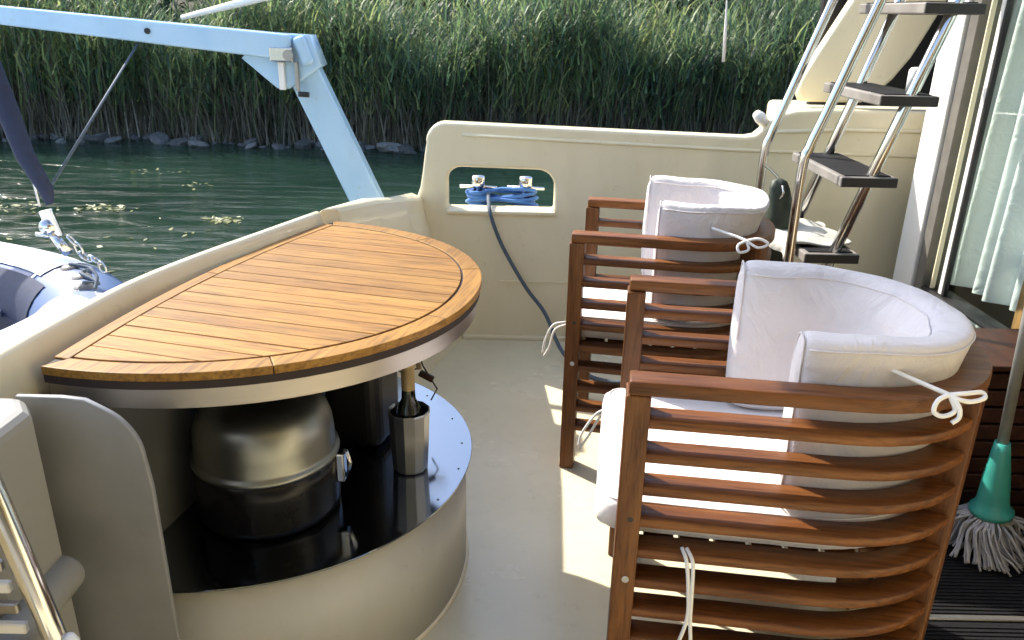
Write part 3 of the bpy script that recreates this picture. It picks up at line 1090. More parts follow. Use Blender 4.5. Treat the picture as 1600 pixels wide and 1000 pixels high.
# ------------------------------------------------------------------ chairs
def u_path(half, straight, depth, n=26, off=0.0):
    """plan outline of the barrel back: x backwards, y across; from near front to far front; off > 0 goes inwards"""
    h = half - off
    d = depth - off
    pts = []
    ns = 6
    for k in range(ns):
        pts.append((straight * k / ns, -h))
    for k in range(n + 1):
        t = -math.pi / 2 + math.pi * k / n
        e = 2.25
        c, s_ = math.cos(t), math.sin(t)
        pts.append((straight + d * abs(c) ** (2 / e), h * math.copysign(abs(s_) ** (2 / e), s_)))
    for k in range(ns - 1, -1, -1):
        pts.append((straight * k / ns, h))
    return pts


def band_mesh(half, straight, depth, w, z0, z1):
    o_ = u_path(half, straight, depth)
    i_ = u_path(half, straight, depth, off=w)
    rings_ = [[(xo, yo, z0), (xi, yi, z0), (xi, yi, z1), (xo, yo, z1)] for (xo, yo), (xi, yi) in zip(o_, i_)]
    return MB().loft(rings_, smooth=True)


def sharp(o):
    md = o.modifiers.new("split", 'EDGE_SPLIT')
    md.split_angle = R(35)
    return o


def wrinkle(p, k, seed):
    x, y, z = p
    return k * (math.sin(x * 31 + seed) * math.cos(y * 27 - seed * 1.3) + 0.6 * math.sin(z * 44 + x * 19 + seed) + 0.4 * math.sin(y * 61 + z * 23))


def back_cushion(half, straight, depth, x_near, x_far, z0, z1, thick, off, seed, flare=0.045):
    full = u_path(half, straight, depth, 40, off)
    near = [(x_near + (straight - x_near) * k / 5, -(half - off)) for k in range(5)]
    arc = full[6:-6]
    far = [(straight + (x_far - straight) * (k + 1) / 5, (half - off)) for k in range(5)]
    path = [Vector((x, y, 0)) for x, y in near + arc + far]
    rings_ = []
    nprof = 22
    m_ = len(path)
    for i, p in enumerate(path):
        t = (path[min(i + 1, m_ - 1)] - path[max(i - 1, 0)]).normalized()
        inw = Vector((-t.y, t.x, 0))
        edge = min(i, m_ - 1 - i)
        endf = {0: 0.55, 1: 0.90}.get(edge, 1.0)
        ring = []
        frac = i / (m_ - 1)
        back = math.sin(math.pi * frac) ** 1.5
        for k in range(nprof):
            a_ = 2 * math.pi * k / nprof
            c, s_ = math.cos(a_), math.sin(a_)
            e = 0.42
            u = math.copysign(abs(c) ** e, c)
            w_ = math.copysign(abs(s_) ** e, s_)
            zc = (z0 + z1) / 2
            hh = (z1 - z0) / 2 * (1 - 0.06 * (1 - endf) * 2)
            zz = zc + w_ * hh
            tt = (thick / 2) * endf * (1 + 0.16 * math.cos(w_ * 1.5))
            puff = flare * max(0, (zz - 0.70)) / 0.1 * (0.25 + 0.75 * back)
            q = p + inw * (thick / 2 + u * tt - puff) + Vector((0, 0, zz - 0.012 * back * max(0, w_)))
            q += inw * wrinkle((q.x, q.y, q.z), 0.0034, seed)
            q.z += wrinkle((q.y * 0.6, q.x * 0.6, 0.3), 0.0034, seed + 2)
            ring.append(q)
        rings_.append(ring)
    PIPES.clear()
    for k in (3, 8, 14, 19):
        PIPES.append([Vector(r[k]) + (Vector(r[k]) - sum(r, Vector()) / nprof).normalized() * 0.0015 for r in rings_[1:-1]])
    PIPES.append([Vector(q) * 0.5 + Vector(q2) * 0.5 for q, q2 in zip(rings_[0], rings_[1])] )
    PIPES.append([Vector(q) * 0.5 + Vector(q2) * 0.5 for q, q2 in zip(rings_[-1], rings_[-2])] )
    return MB().loft(rings_)


PIPES = []


def seat_cushion(half, straight, depth, z0, z1, front, seed):
    """D shaped box cushion overhanging the front"""
    out_ = []
    h = half - 0.045
    for k in range(9):
        t = math.pi + (math.pi / 2) * k / 8
        out_.append((front + 0.03 + 0.03 * math.cos(t), -h + 0.03 + 0.03 * math.sin(t)))
    arc = u_path(h, straight, depth - 0.05, 30)[3:-3]
    out_ += arc
    for k in range(9):
        t = math.pi / 2 + (math.pi / 2) * k / 8
        out_.append((front + 0.03 + 0.03 * math.cos(t), h - 0.03 + 0.03 * math.sin(t)))
    cx = sum(p[0] for p in out_) / len(out_)
    prof = [(0.0, 0.0), (0.5, 0.0), (0.85, 0.02), (0.955, 0.06), (0.99, 0.2), (1.0, 0.5), (0.99, 0.8), (0.955, 0.94), (0.85, 0.99), (0.6, 1.03), (0.3, 1.06), (0.0, 1.07)]
    rings_ = []
    for f, g in prof:
        ring = []
        for x, y in out_:
            q = Vector((cx + (x - cx) * max(f, 0.02), y * max(f, 0.02), z0 + (z1 - z0) * g))
            q.z += wrinkle((q.x, q.y, 0), 0.0018 * f, seed)
            ring.append(q)
        rings_.append(ring)
    PIPES.clear()
    PIPES.append([Vector(p) + Vector((0, 0, 0.001)) for p in rings_[7]])
    PIPES.append([Vector(p) for p in rings_[3]])
    return MB().loft(rings_)


def add_piping(cushion, mat):
    mb = MB()
    for p in PIPES:
        closed = (p[0] - p[-1]).length < 0.06
        mb.tube(p, 0.0017, 6, closed=closed)
    mb.build("piping", mat, cushion)


def cord_bow(name, label, pts_list, r=0.0036, group=None):
    mb = MB()
    for pts in pts_list:
        mb.tube(smooth_path(pts, 7), r, 7)
    return tag(mb.build(name, M['cord']), label, "tie cord", group)


def build_chair(loc, ang, W, label, seed, x_near, x_far, st=0.33, dp=0.27, topz=0.715, cush_top=0.785, thick=0.074, nslat=9, seat_front=-0.042):
    half = W / 2
    ch = thing("slatted_armchair", label, "chair", loc, ang, "barrel backed slatted teak armchairs")
    bw_ = 0.049
    pitch = 0.0625
    for s_ in (-1, 1):
        yc = s_ * (half - 0.024)
        po = MB().box(-0.004, 0.036, yc - 0.0265, yc + 0.0265, 0.0, topz - 0.0255).build("front_post", M['post_teak'], ch, 0.003, 2)
        MB().tube([(0.019, yc + s_ * 0.024, 0.338), (0.019, yc + s_ * 0.0282, 0.338)], 0.0065, 12).build("bolt", M['steel'], po)
        MB().tube([(0.019, yc + s_ * 0.024, 0.46), (0.019, yc + s_ * 0.0275, 0.46)], 0.0045, 12).build("bolt", M['black_matt'], po)
    o_ = band_mesh(half + 0.003, st, dp + 0.003, 0.046, topz - 0.025, topz).build("top_rail", M['chair_teak'], ch, 0.003, 2)
    for k in range(1, nslat + 1):
        z1 = topz - 0.004 - pitch * k
        band_mesh(half, st, dp, bw_, z1 - 0.017, z1).build("slat", M['chair_teak'], ch, 0.002, 1)
    # back posts follow the curve
    pth = u_path(half, st, dp, 26, bw_ / 2)
    for idx in (14, 19, 24):
        if idx == 19:
            continue
        x, y = pth[idx]
        x2, y2 = pth[idx + 1]
        t = Vector((x2 - x, y2 - y, 0)).normalized()
        a_ = Vector((x, y, 0.0))
        MB().beam(a_, a_ + Vector((0, 0, topz - 0.0255)), 0.044, bw_ + 0.010, up=(t.y, -t.x, 0)).build("back_post", M['post_teak'], ch, 0.003, 2)
    # seat frame: two rails and planks
    for k in range(7):
        x0 = 0.048 + k * 0.062
        hw = half - 0.05 if x0 < st else (half - 0.05) * math.sqrt(max(0.12, 1 - ((x0 + 0.05 - st) / (dp)) ** 2))
        MB().box(x0, x0 + 0.052, -hw, hw, 0.372, 0.392).build("seat_slat", M['chair_teak'], ch, 0.002, 1)
    MB().box(0.006, 0.038, -half + 0.048, half - 0.048, 0.345, 0.395).build("seat_rail", M['chair_teak'], ch, 0.002, 1)
    cx_, sx = math.cos(ang), math.sin(ang)
    ht = [0, 0]
    sc_ = seat_cushion(half, st, dp, 0.396, 0.462, seat_front, seed).build("seat_cushion", M['seat_canvas'])
    add_piping(sc_, M['seat_canvas'])
    sc_.location = loc
    sc_.rotation_euler = (0, 0, ang)
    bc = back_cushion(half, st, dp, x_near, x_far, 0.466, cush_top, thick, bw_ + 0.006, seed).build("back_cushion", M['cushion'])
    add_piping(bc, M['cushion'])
    bc.location = loc
    bc.rotation_euler = (0, 0, ang)
    soft(bc, 1)
    return ch, sc_, bc


ANG_A = math.atan2(-0.131, 0.991)
chA, scA, bcA = build_chair((0.2235, 1.416, 0), ANG_A, 0.557,
                            "large slatted teak armchair in the near right foreground", 1.0, 0.262, 0.215, dp=0.285)
tag(scA, "thick white seat cushion on the near armchair", "cushion", "armchair cushions")
tag(bcA, "curved off white back cushion wrapped inside the near armchair", "cushion", "armchair cushions")
ANG_B = math.atan2(-0.18, 0.983)
chB, scB, bcB = build_chair((0.195, 2.285, 0), ANG_B, 0.475,
                            "slatted teak armchair standing farther back in front of the ladder", 4.0, 0.215, 0.175, st=0.30, dp=0.24, topz=0.71, cush_top=0.80, thick=0.055, seat_front=-0.008)
tag(scB, "thick white seat cushion on the farther armchair", "cushion", "armchair cushions")
tag(bcB, "curved off white back cushion inside the farther armchair by the ladder", "cushion", "armchair cushions")


def loc2w(loc, ang, p):
    c, s_ = math.cos(ang), math.sin(ang)
    return (loc[0] + p[0] * c - p[1] * s_, loc[1] + p[0] * s_ + p[1] * c, p[2])


wA = lambda *p: loc2w((0.2235, 1.416), ANG_A, p)
wB = lambda *p: loc2w((0.195, 2.285), ANG_B, p)
BK = (0.478, -0.262)                    # knot of the bow on the rail


def bowp(dx, dy, dz):
    return wA(BK[0] + dx * 0.64, BK[1] + dy * 0.64, 0.724 + dz * 0.64)


cord_bow("tie_cord", "white tie cord knotted in a bow on the top rail of the near armchair",
         [[wA(0.40, -0.220, 0.742), wA(0.44, -0.240, 0.732), bowp(0, 0, 0)],
          [bowp(0, 0, 0), bowp(-0.03, -0.02, -0.008), bowp(-0.036, -0.026, -0.034), bowp(-0.015, -0.028, -0.044), bowp(0.012, -0.020, -0.032), bowp(0.004, -0.008, -0.008), bowp(0, 0, 0)],
          [bowp(0, 0, 0), bowp(0.035, 0.0, 0.006), bowp(0.078, 0.018, 0.004), bowp(0.084, 0.010, -0.006), bowp(0.05, -0.008, -0.010), bowp(0.02, -0.010, -0.006), bowp(0, 0, 0)],
          [bowp(0, 0, 0), bowp(0.018, -0.020, -0.018), bowp(0.022, -0.026, -0.044), bowp(0.008, -0.028, -0.060)]], 0.0036)
cord_bow("tie_cord", "pair of long white tie cords dangling over the near side slats of the near armchair",
         [[wA(0.110, -0.268, 0.405), wA(0.118, -0.290, 0.392), wA(0.125, -0.298, 0.34), wA(0.128, -0.299, 0.28), wA(0.112, -0.302, 0.20), wA(0.108, -0.304, 0.14)],
          [wA(0.118, -0.268, 0.405), wA(0.128, -0.290, 0.392), wA(0.131, -0.299, 0.34), wA(0.134, -0.300, 0.28), wA(0.142, -0.302, 0.20), wA(0.140, -0.304, 0.14)]], 0.0034)
cord_bow("tie_cord", "two short cord ends hanging from the far front corner of the near armchair",
         [[wA(-0.03, 0.225, 0.405), wA(-0.055, 0.235, 0.385), wA(-0.085, 0.240, 0.33), wA(-0.092, 0.240, 0.295)],
          [wA(-0.03, 0.220, 0.402), wA(-0.048, 0.232, 0.375), wA(-0.070, 0.236, 0.325), wA(-0.088, 0.238, 0.29)]], 0.003)
cord_bow("tie_cord", "two short cord ends hanging beside the near front post of the farther armchair",
         [[wB(-0.005, -0.225, 0.455), wB(-0.040, -0.232, 0.445), wB(-0.060, -0.235, 0.40), wB(-0.066, -0.236, 0.36)],
          [wB(-0.005, -0.220, 0.445), wB(-0.035, -0.228, 0.43), wB(-0.048, -0.231, 0.38), wB(-0.062, -0.233, 0.35)]], 0.0032)
cord_bow("tie_cord", "white cord bow on the top rail of the farther armchair",
         [[wB(0.36, -0.20, 0.74), wB(0.42, -0.225, 0.728), wB(0.445, -0.236, 0.722)],
          [wB(0.445, -0.238, 0.722), wB(0.425, -0.252, 0.712), wB(0.430, -0.258, 0.696), wB(0.452, -0.250, 0.702), wB(0.445, -0.238, 0.722)],
          [wB(0.445, -0.238, 0.722), wB(0.475, -0.235, 0.728), wB(0.500, -0.232, 0.716), wB(0.475, -0.246, 0.708), wB(0.445, -0.238, 0.722)]], 0.0036)

# ------------------------------------------------------------------ ladder
lad = thing("boarding_ladder", "steep stainless ladder with flat treads and handrails behind the farther armchair", "ladder", (0, 0, 0))
YN, YF = 2.36, 2.75


def sx_near(z): return 0.972 + (z - 0.57) / 3.24
def sx_far(z): return 1.000 + (z - 0.62) / 3.24


MB().tube([(sx_near(0.02), YN, 0.02), (sx_near(2.1), YN, 2.1)], 0.0165, 16).build("stringer", M['steel'], lad)
MB().tube([(sx_far(0.02), YF, 0.02), (sx_far(2.1), YF, 2.1)], 0.0165, 16).build("stringer", M['steel'], lad)
for hx, hy, kz in ((0.838, 2.33, 0.885), (0.858, 2.77, 0.855)):
    pts = smooth_path([(hx, hy, 0.01), (hx - 0.004, hy, 0.5), (hx - 0.006, hy, kz - 0.05), (hx + 0.006, hy, kz + 0.02), (hx + 0.040, hy, kz + 0.12), (hx + 0.143, hy, kz + 0.43), (hx + 0.40, hy, kz + 1.20)], 8)
    MB().tube(pts, 0.0145, 14).build("handrail", M['steel'], lad)
    MB().lathe([(0.0, 0.012), (0.018, 0.012), (0.036, 0.006), (0.038, 0.0)], (hx, hy, 0), 20).build("foot_flange", M['steel'], lad)
for k, z in enumerate((0.575, 0.808, 1.040, 1.285, 1.53, 1.77)):
    xc = sx_near(z) - 0.006
    t_ = MB().box(xc - 0.088, xc + 0.078, YN - 0.028, YF + 0.03, z - 0.016, z + 0.014).build("tread", M['tread'], lad, 0.004, 2)
    MB().box(xc - 0.086, xc + 0.076, YN - 0.0315, YN - 0.0282, z - 0.014, z + 0.012).build("end_cap", M['tread_end'], t_)
    MB().box(xc - 0.072, xc + 0.062, YN - 0.012, YF + 0.014, z + 0.0145, z + 0.017).build("grip_strip", M['rubber'], t_)
for z in (0.33,):
    xc = sx_near(z) - 0.006
    MB().box(xc - 0.088, xc + 0.078, YN - 0.028, YF + 0.03, z - 0.016, z + 0.014).build("tread", M['tread'], lad, 0.004, 2)
kn = MB().lathe([(0.0, 0.0), (0.020, 0.0), (0.020, 0.058), (0.014, 0.066), (0.0, 0.068)], (1.165, 2.45, 1.058), 20)
tag(kn.build("white_cup", M['white']), "small white cup standing on the upper ladder tread", "cup")

# pale folded cloth on the lowest visible tread
cm = MB()
nx, ny = 20, 24
vs = []
for j in range(ny + 1):
    for i in range(nx + 1):
        u, w_ = i / nx, j / ny
        x = 0.845 + 0.20 * u
        y = 2.40 + 0.30 * w_
        z = 0.594 + 0.022 * math.exp(-((u - 0.5) ** 2 + (w_ - 0.5) ** 2) * 5) + 0.006 * math.sin(7 * u + 5 * w_) + 0.005 * math.sin(13 * w_ - 4 * u)
        if u < 0.10: z -= (0.10 - u) * 0.5
        vs.append((x + 0.01 * math.sin(9 * w_), y, z))
cm.add(vs, [(j * (nx + 1) + i, j * (nx + 1) + i + 1, (j + 1) * (nx + 1) + i + 1, (j + 1) * (nx + 1) + i) for j in range(ny) for i in range(nx)], True)
co = cm.build("cleaning_cloth", M['cloth_pale'])
md = co.modifiers.new("solid", 'SOLIDIFY'); md.thickness = 0.006; md.offset = 1
tag(co, "pale grey cloth lying folded on the lower ladder tread", "cloth")

# dark green bag hanging between the handrails
bgp = []
for r_, z in [(0.004, 0.765), (0.026, 0.758), (0.037, 0.735), (0.041, 0.70), (0.050, 0.665), (0.060, 0.625), (0.066, 0.58), (0.060, 0.545), (0.044, 0.520), (0.040, 0.49), (0.046, 0.45), (0.050, 0.40), (0.042, 0.35), (0.020, 0.33), (0.004, 0.325)]:
    bgp.append((r_, z))
rings = []
for r_, z in bgp:
    ring = []
    for k in range(22):
        a_ = 2 * math.pi * k / 22
        rr = r_ * (1 + 0.14 * math.sin(3 * a_ + z * 31) + 0.07 * math.sin(7 * a_ - z * 50))
        ring.append((0.862 + (0.76 - z) * 0.10 + rr * 0.85 * math.cos(a_), 2.60 + rr * 0.75 * math.sin(a_), z))
    rings.append(ring)
bgt = thing("dark_green_bag", "crumpled dark green bag hanging between the ladder handrails", "bag", (0, 0, 0))
MB().loft(rings).build("bag_body", M['bag_green'], bgt)
MB().tube([(0.862, 2.565, 0.748), (0.866, 2.560, 0.725), (0.858, 2.563, 0.705)], 0.0035, 8).build("snap_hook", M['steel'], bgt)
MB().tube(smooth_path([(0.862, 2.60, 0.76), (0.856, 2.68, 0.775), (0.852, 2.755, 0.78)]), 0.004, 8).build("strap", M['bag_green'], bgt)
tag(MB().box(0.888, 0.935, 2.545, 2.60, 0.525, 0.568).build("white_box", M['white'], None, 0.008), "small white box tucked under the dark green bag", "box")
bpy.data.objects["white_box"].rotation_euler = (0, 0, 0)

# ------------------------------------------------------------------ moulded wing and side deck beyond the ladder
wing = [(1.098, 0.952), (1.080, 0.985), (1.088, 1.03), (1.13, 1.12), (1.262, 1.37), (1.50, 1.82), (1.62, 2.06), (1.95, 2.06), (1.80, 1.78), (1.66, 1.50), (1.585, 1.33), (1.535, 1.215), (1.49, 1.12), (1.435, 1.04), (1.38, 0.985), (1.33, 0.952)]
wo_ = curve_plate("flybridge_wing", [wing[::-1]], 0.06, M['cream'], None, 0.012, 4)
wo_.location = (0, 3.22, 0)
tag(wo_, "cream moulded wing leaning up to the flybridge beyond the ladder", "wing")
sd = thing("side_deck_coaming", "raised cream side deck with a dark recess behind the ladder", "coaming", (0, 0, 0))
MB().box(1.10, 1.9, YB + 0.075, YB + 0.60, 0.30, 0.918).build("deck_top", M['cream'], sd, 0.02)
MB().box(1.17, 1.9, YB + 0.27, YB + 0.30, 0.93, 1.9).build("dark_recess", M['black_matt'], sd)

# ------------------------------------------------------------------ cabin side with window, post, louvred panel
XC = 1.45
cb_ = thing("cabin_side", "cabin side wall with a white sunlit corner post and tall glazed window", "cabin wall", (0, 0, 0))
MB().box(XC - 0.012, XC + 0.09, 2.762, 2.90, 0.0, 1.955).build("corner_post", M['white'], cb_, 0.006, 3)
MB().box(XC, XC + 0.07, 2.705, 2.760, 0.0, 1.955).build("jamb", M['grey_frame'], cb_, 0.003)
MB().box(XC, XC + 0.07, 0.9, 2.703, 0.0, 0.045).build("lower_wall", M['grey_frame'], cb_)
MB().box(XC - 0.004, XC + 0.075, 0.9, 2.703, 0.352, 0.378).build("window_sill", M['black_matt'], cb_, 0.004)
MB().box(XC - 0.024, XC - 0.005, 2.17, 2.69, 0.366, 0.374).build("sill_trim", M['steel'], cb_, 0.002)
MB().box(XC + 0.002, XC + 0.06, 0.9, 2.703, 1.86, 1.955).build("window_header", M['grey_frame'], cb_, 0.003)
MB().box(XC + 0.028, XC + 0.034, 0.9, 2.703, 0.380, 1.858).build("window_pane", M['glass'], cb_)
MB().box(XC + 0.010, XC + 0.026, 2.590, 2.612, 0.380, 1.858).build("mullion", M['white'], cb_, 0.003)
MB().box(XC + 0.010, XC + 0.026, 2.575, 2.588, 0.380, 1.858).build("mullion", M['black_matt'], cb_, 0.002)
MB().box(XC + 0.010, XC + 0.026, 2.662, 2.670, 0.380, 1.858).build("mullion", M['cream'], cb_, 0.002)
MB().box(XC + 0.010, XC + 0.026, 1.70, 1.76, 0.380, 1.858).build("mullion", M['grey_frame'], cb_, 0.003)
for k in range(7):
    z = 0.052 + k * 0.042
    MB().beam((XC + 0.01, 0.9, z + 0.018), (XC + 0.01, 2.70, z + 0.018), 0.012, 0.038, (0.35, 0, 1)).build("louvre", M['mahogany'], cb_, 0.002, 1)
MB().box(XC + 0.05, XC + 0.07, 0.9, 2.70, 0.046, 0.35).build("backing_board", M['black_matt'], cb_)
MB().box(XC - 0.006, XC + 0.045, 2.03, 2.07, 0.0, 0.351).build("stile", M['mahogany'], cb_, 0.003)
MB().box(XC, XC + 0.07, -1.6, 0.898, 0.0, 1.955).build("wall_panel", M['cream'], cb_)
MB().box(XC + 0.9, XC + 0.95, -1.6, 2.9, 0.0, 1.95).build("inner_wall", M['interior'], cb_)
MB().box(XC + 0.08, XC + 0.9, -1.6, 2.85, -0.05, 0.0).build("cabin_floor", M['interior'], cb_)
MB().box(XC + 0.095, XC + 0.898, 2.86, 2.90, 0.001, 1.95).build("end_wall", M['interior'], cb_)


def curtain(y0, y1, zb, nu, ph, label):
    cu = MB()
    nv = 12
    vs = []
    for j in range(nv + 1):
        for i in range(nu + 1):
            u = i / nu
            w_ = j / nv
            y = y0 + (y1 - y0) * u + 0.05 * (1 - w_) * (0.5 - u)
            k = (y - 2.16) / 0.62
            x = XC + 0.12 + 0.020 * math.sin(k * 46 + 2.2 * w_ + ph) + 0.014 * math.sin(k * 21 + 3 * w_) + 0.02 * (1 - w_) * math.sin(k * 6)
            vs.append((x, y, zb + (1.86 - zb) * w_))
    cu.add(vs, [(j * (nu + 1) + i, j * (nu + 1) + i + 1, (j + 1) * (nu + 1) + i + 1, (j + 1) * (nu + 1) + i) for j in range(nv) for i in range(nu)], True)
    tag(cu.build("curtain", M['curtain']), label, "curtain")


curtain(2.29, 2.78, 0.40, 90, 0.0, "long pale greenish curtain hanging behind the window beside the white post")
curtain(1.86, 2.265, 0.715, 70, 1.0, "shorter pale curtain hanging above the honey coloured locker")
lk = thing("oak_locker", "honey coloured wooden locker inside the cabin behind the glass", "locker", (XC + 0.052, 1.45, 0.0))
MB().box(0.0, 0.22, 0.0, 0.805, 0.01, 0.70).build("carcass", M['oak'], lk, 0.006)
MB().box(-0.012, -0.001, 0.03, 0.33, 0.38, 0.66).build("door", M['oak'], lk, 0.003)
MB().box(-0.012, -0.001, 0.36, 0.77, 0.38, 0.66).build("door", M['oak'], lk, 0.003)

# roof over the cockpit and cabin
rf = thing("flybridge_overhang", "cream underside of the flybridge deck over the cockpit", "roof", (0, 0, 0))
MB().prism([(-0.95, -1.7), (1.40, -1.7), (1.40, 0.50), (-0.95, 0.50)], 1.96, 2.04).build("roof_slab", M['cream'], rf)
shade_slab = MB().prism([(-0.62, 1.80), (0.55, 1.80), (0.55, 2.58), (-0.62, 2.58)], 1.965, 1.985).build("added_shade_slab", M['white'], None, 0.004)  # unseen slab, added to shade the near chair cushions
tag(shade_slab, "unseen white slab added above the chairs to shade their cushions", "shade slab")
MB().prism([(1.403, -1.7), (2.45, -1.7), (2.45, 2.9), (1.403, 2.9)], 1.957, 2.04).build("roof_slab", M['cream'], rf)

nbw = thing("added_light_screen", "unseen grey cream wall added behind the camera to cut the light", "screen", (0, 0, 0))  # unseen wall, added to hold back light from behind the camera
MB().box(-1.0, 1.45, -0.95, -0.88, 0.001, 1.955).build("wall_panel", M['cream_grey'], nbw, 0.02, 3)  # unseen panel of the added light screen
sl = thing("slatted_locker", "dark mahogany slatted locker behind the mop beside the cabin wall", "locker", (0, 0, 0))
MB().box(1.045, 1.425, 1.835, 2.06, 0.0, 0.445).build("carcass", M['black_matt'], sl)
for k in range(9):
    z = 0.012 + k * 0.048
    MB().box(1.04, 1.43, 1.815, 1.8335, z, z + 0.040).build("front_slat", M['mahogany'], sl, 0.002, 1)
    MB().box(1.024, 1.0435, 1.836, 2.06, z, z + 0.040).build("side_slat", M['mahogany'], sl, 0.002, 1)
MB().box(1.015, 1.435, 1.805, 2.07, 0.4465, 0.462).build("top_board", M['mahogany'], sl, 0.004)
# mats on the deck
for nm, (x0, x1, y0, y1), lab in (("rubber_mat", (0.83, 1.44, 1.447, 1.80), "black rubber mat under the mop head beyond the metal strip"),
                                  ("rubber_mat", (0.83, 1.44, 0.85, 1.425), "black rubber mat on the near side of the metal strip")):
    mt = thing(nm, lab, "mat", (0, 0, 0))
    MB().box(x0, x1, y0, y1, 0.001, 0.008).build("mat_base", M['rubber'], mt, 0.002)
    n_ = int((y1 - y0) / 0.012)
    rb = MB()
    for k in range(n_):
        rb.box(x0 + 0.004, x1 - 0.004, y0 + 0.003 + k * 0.012, y0 + 0.008 + k * 0.012, 0.0081, 0.0105)
    tag(rb.build("ribs", M['rubber'], mt), kind='stuff')
tag(MB().box(0.83, 1.44, 1.428, 1.444, 0.001, 0.013).build("metal_strip", M['brushed'], None, 0.003), "narrow metal strip between the two black mats", "strip")

# ------------------------------------------------------------------ mop
mp = thing("mop", "string mop with green socket and grey yarn standing head down by the cabin wall", "mop", (0, 0, 0))
top = Vector((1.135, 1.69, 1.05)); neck = Vector((1.187, 1.70, 0.300)); sock = Vector((1.204, 1.70, 0.112))
MB().tube([neck, top], 0.0125, 14).build("handle", M['mop_handle'], mp)
dd = (neck - sock)
pts = [sock + dd * t for t in (0.0, 0.06, 0.10, 0.2, 0.55, 0.9, 1.05)]
MB().tube(pts, 0.02, 20, rs=[0.050, 0.050, 0.040, 0.036, 0.030, 0.021, 0.017]).build("socket", M['mop_green'], mp)
ym = MB()
random.seed(5)
for k in range(170):
    a_ = random.uniform(0, 2 * math.pi)
    r0 = random.uniform(0.0, 0.035)
    r1 = random.uniform(0.045, 0.105)
    c_ = sock + Vector((r0 * math.cos(a_), r0 * math.sin(a_), -0.002))
    zend = random.uniform(0.014, 0.03)
    ln = [c_, c_ + Vector((0.35 * r1 * math.cos(a_), 0.35 * r1 * math.sin(a_), -0.012)),
          Vector((sock.x + r1 * 0.9 * math.cos(a_), sock.y + r1 * 0.8 * math.sin(a_), 0.075 + random.uniform(-.02, .02))),
          Vector((sock.x + (r1 + 0.02) * math.cos(a_ + 0.2), sock.y + (r1 + 0.01) * math.sin(a_ + 0.2), zend + 0.018)),
          Vector((sock.x + (r1 + 0.03 + random.uniform(0, .03)) * math.cos(a_ + 0.3), sock.y + (r1 + 0.02) * math.sin(a_ + 0.3), zend))]
    ym.tube(smooth_path(ln, 4), random.uniform(0.0026, 0.0038), 6)
tag(ym.build("yarn_head", M['yarn'], mp), kind='stuff')

# ------------------------------------------------------------------ davit, strap and tackle
dv = thing("davit", "white davit arm with blue skylight painted in, tapering to the left and bending down to the stern corner", "davit", (0, 0, 0))
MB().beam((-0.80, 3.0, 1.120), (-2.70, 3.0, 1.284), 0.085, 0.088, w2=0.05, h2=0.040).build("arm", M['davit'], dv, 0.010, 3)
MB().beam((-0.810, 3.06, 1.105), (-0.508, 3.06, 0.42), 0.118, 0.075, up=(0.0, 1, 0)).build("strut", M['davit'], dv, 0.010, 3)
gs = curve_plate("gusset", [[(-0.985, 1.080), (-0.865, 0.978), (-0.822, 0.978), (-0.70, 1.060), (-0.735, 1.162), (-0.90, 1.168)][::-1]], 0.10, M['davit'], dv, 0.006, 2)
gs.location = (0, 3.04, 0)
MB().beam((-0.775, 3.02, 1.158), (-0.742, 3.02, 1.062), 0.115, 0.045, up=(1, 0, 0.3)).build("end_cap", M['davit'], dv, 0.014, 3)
MB().box(-0.874, -0.792, 2.955, 2.985, 1.073, 1.122).build("roller_bracket", M['steel'], dv, 0.004)
MB().tube([(-0.805, 2.940, 1.096), (-0.805, 2.956, 1.096)], 0.018, 16).build("roller", M['brushed'], dv)
MB().box(-0.852, -0.830, 2.970, 2.988, 0.975, 1.072).build("hanger_strap", M['white'], dv, 0.003)
MB().box(-0.793, -0.780, 2.970, 2.986, 0.972, 1.072).build("latch_rod", M['brushed'], dv, 0.002)
MB().tube([(-0.785, 2.975, 0.962), (-0.748, 2.975, 0.960)], 0.010, 10).build("pin", M['black_matt'], dv)
MB().tube([(-1.294, 2.955, 1.166), (-1.294, 2.97, 1.166)], 0.010, 12).build("bolt", M['black_matt'], dv)

# hatch-like pale spar above the arm
tag(MB().tube([(-1.38, 3.5, 1.205), (-1.07, 3.42, 1.275), (-0.3, 3.3, 1.46)], 0.016, 12, rs=[0.010, 0.016, 0.022]).build("pale_spar", M['white']), "thin pale spar rising to the right above the davit arm", "spar")

tag(MB().tube([(-1.345, 3.0, 1.130), (-1.33, 2.28, 0.765)], 0.0042, 8).build("tackle_rope", M['grey_rope']), "thin taut line from the davit arm down to the end of the navy strap", "rope")
ns = MB()
path = [(-1.45, 2.2, 1.40), (-1.395, 2.2, 1.10), (-1.368, 2.2, 0.98), (-1.345, 2.2, 0.86), (-1.305, 2.2, 0.765), (-1.30, 2.2, 0.725)]
wid = [0.050, 0.048, 0.045, 0.040, 0.032, 0.018]
rings = []
for (x, y, z), w_ in zip(path, wid):
    rings.append([(x + w_ / 1.4 * math.cos(t) * 0.9, y + w_ * 0.45 * math.sin(t), z + 0.35 * w_ * math.cos(t) * 0.6) for t in np.linspace(0, 2 * math.pi, 16, endpoint=False)])
tag(MB().loft(rings).build("navy_strap", M['navy']), "padded navy blue strap hanging down at the left edge", "strap")
tk = thing("tackle_block", "shiny steel pulley block with shackle and chain above the dinghy bow", "tackle", (-1.36, 2.27, 0.64))
MB().tube([(-0.020, 0, 0.16), (-0.014, 0, 0.06)], 0.003, 6).build("lanyard", M['cord'], tk)
MB().lathe([(0.0, -0.016), (0.022, -0.014), (0.026, 0.0), (0.022, 0.014), (0.0, 0.016)], n=20).build("sheave", M['steel'], tk).rotation_euler = (R(80), 0, R(20))
MB().beam((0.0, 0, 0.05), (0.02, 0, -0.03), 0.040, 0.014, (0, 1, 0)).build("cheek", M['steel'], tk, 0.004)
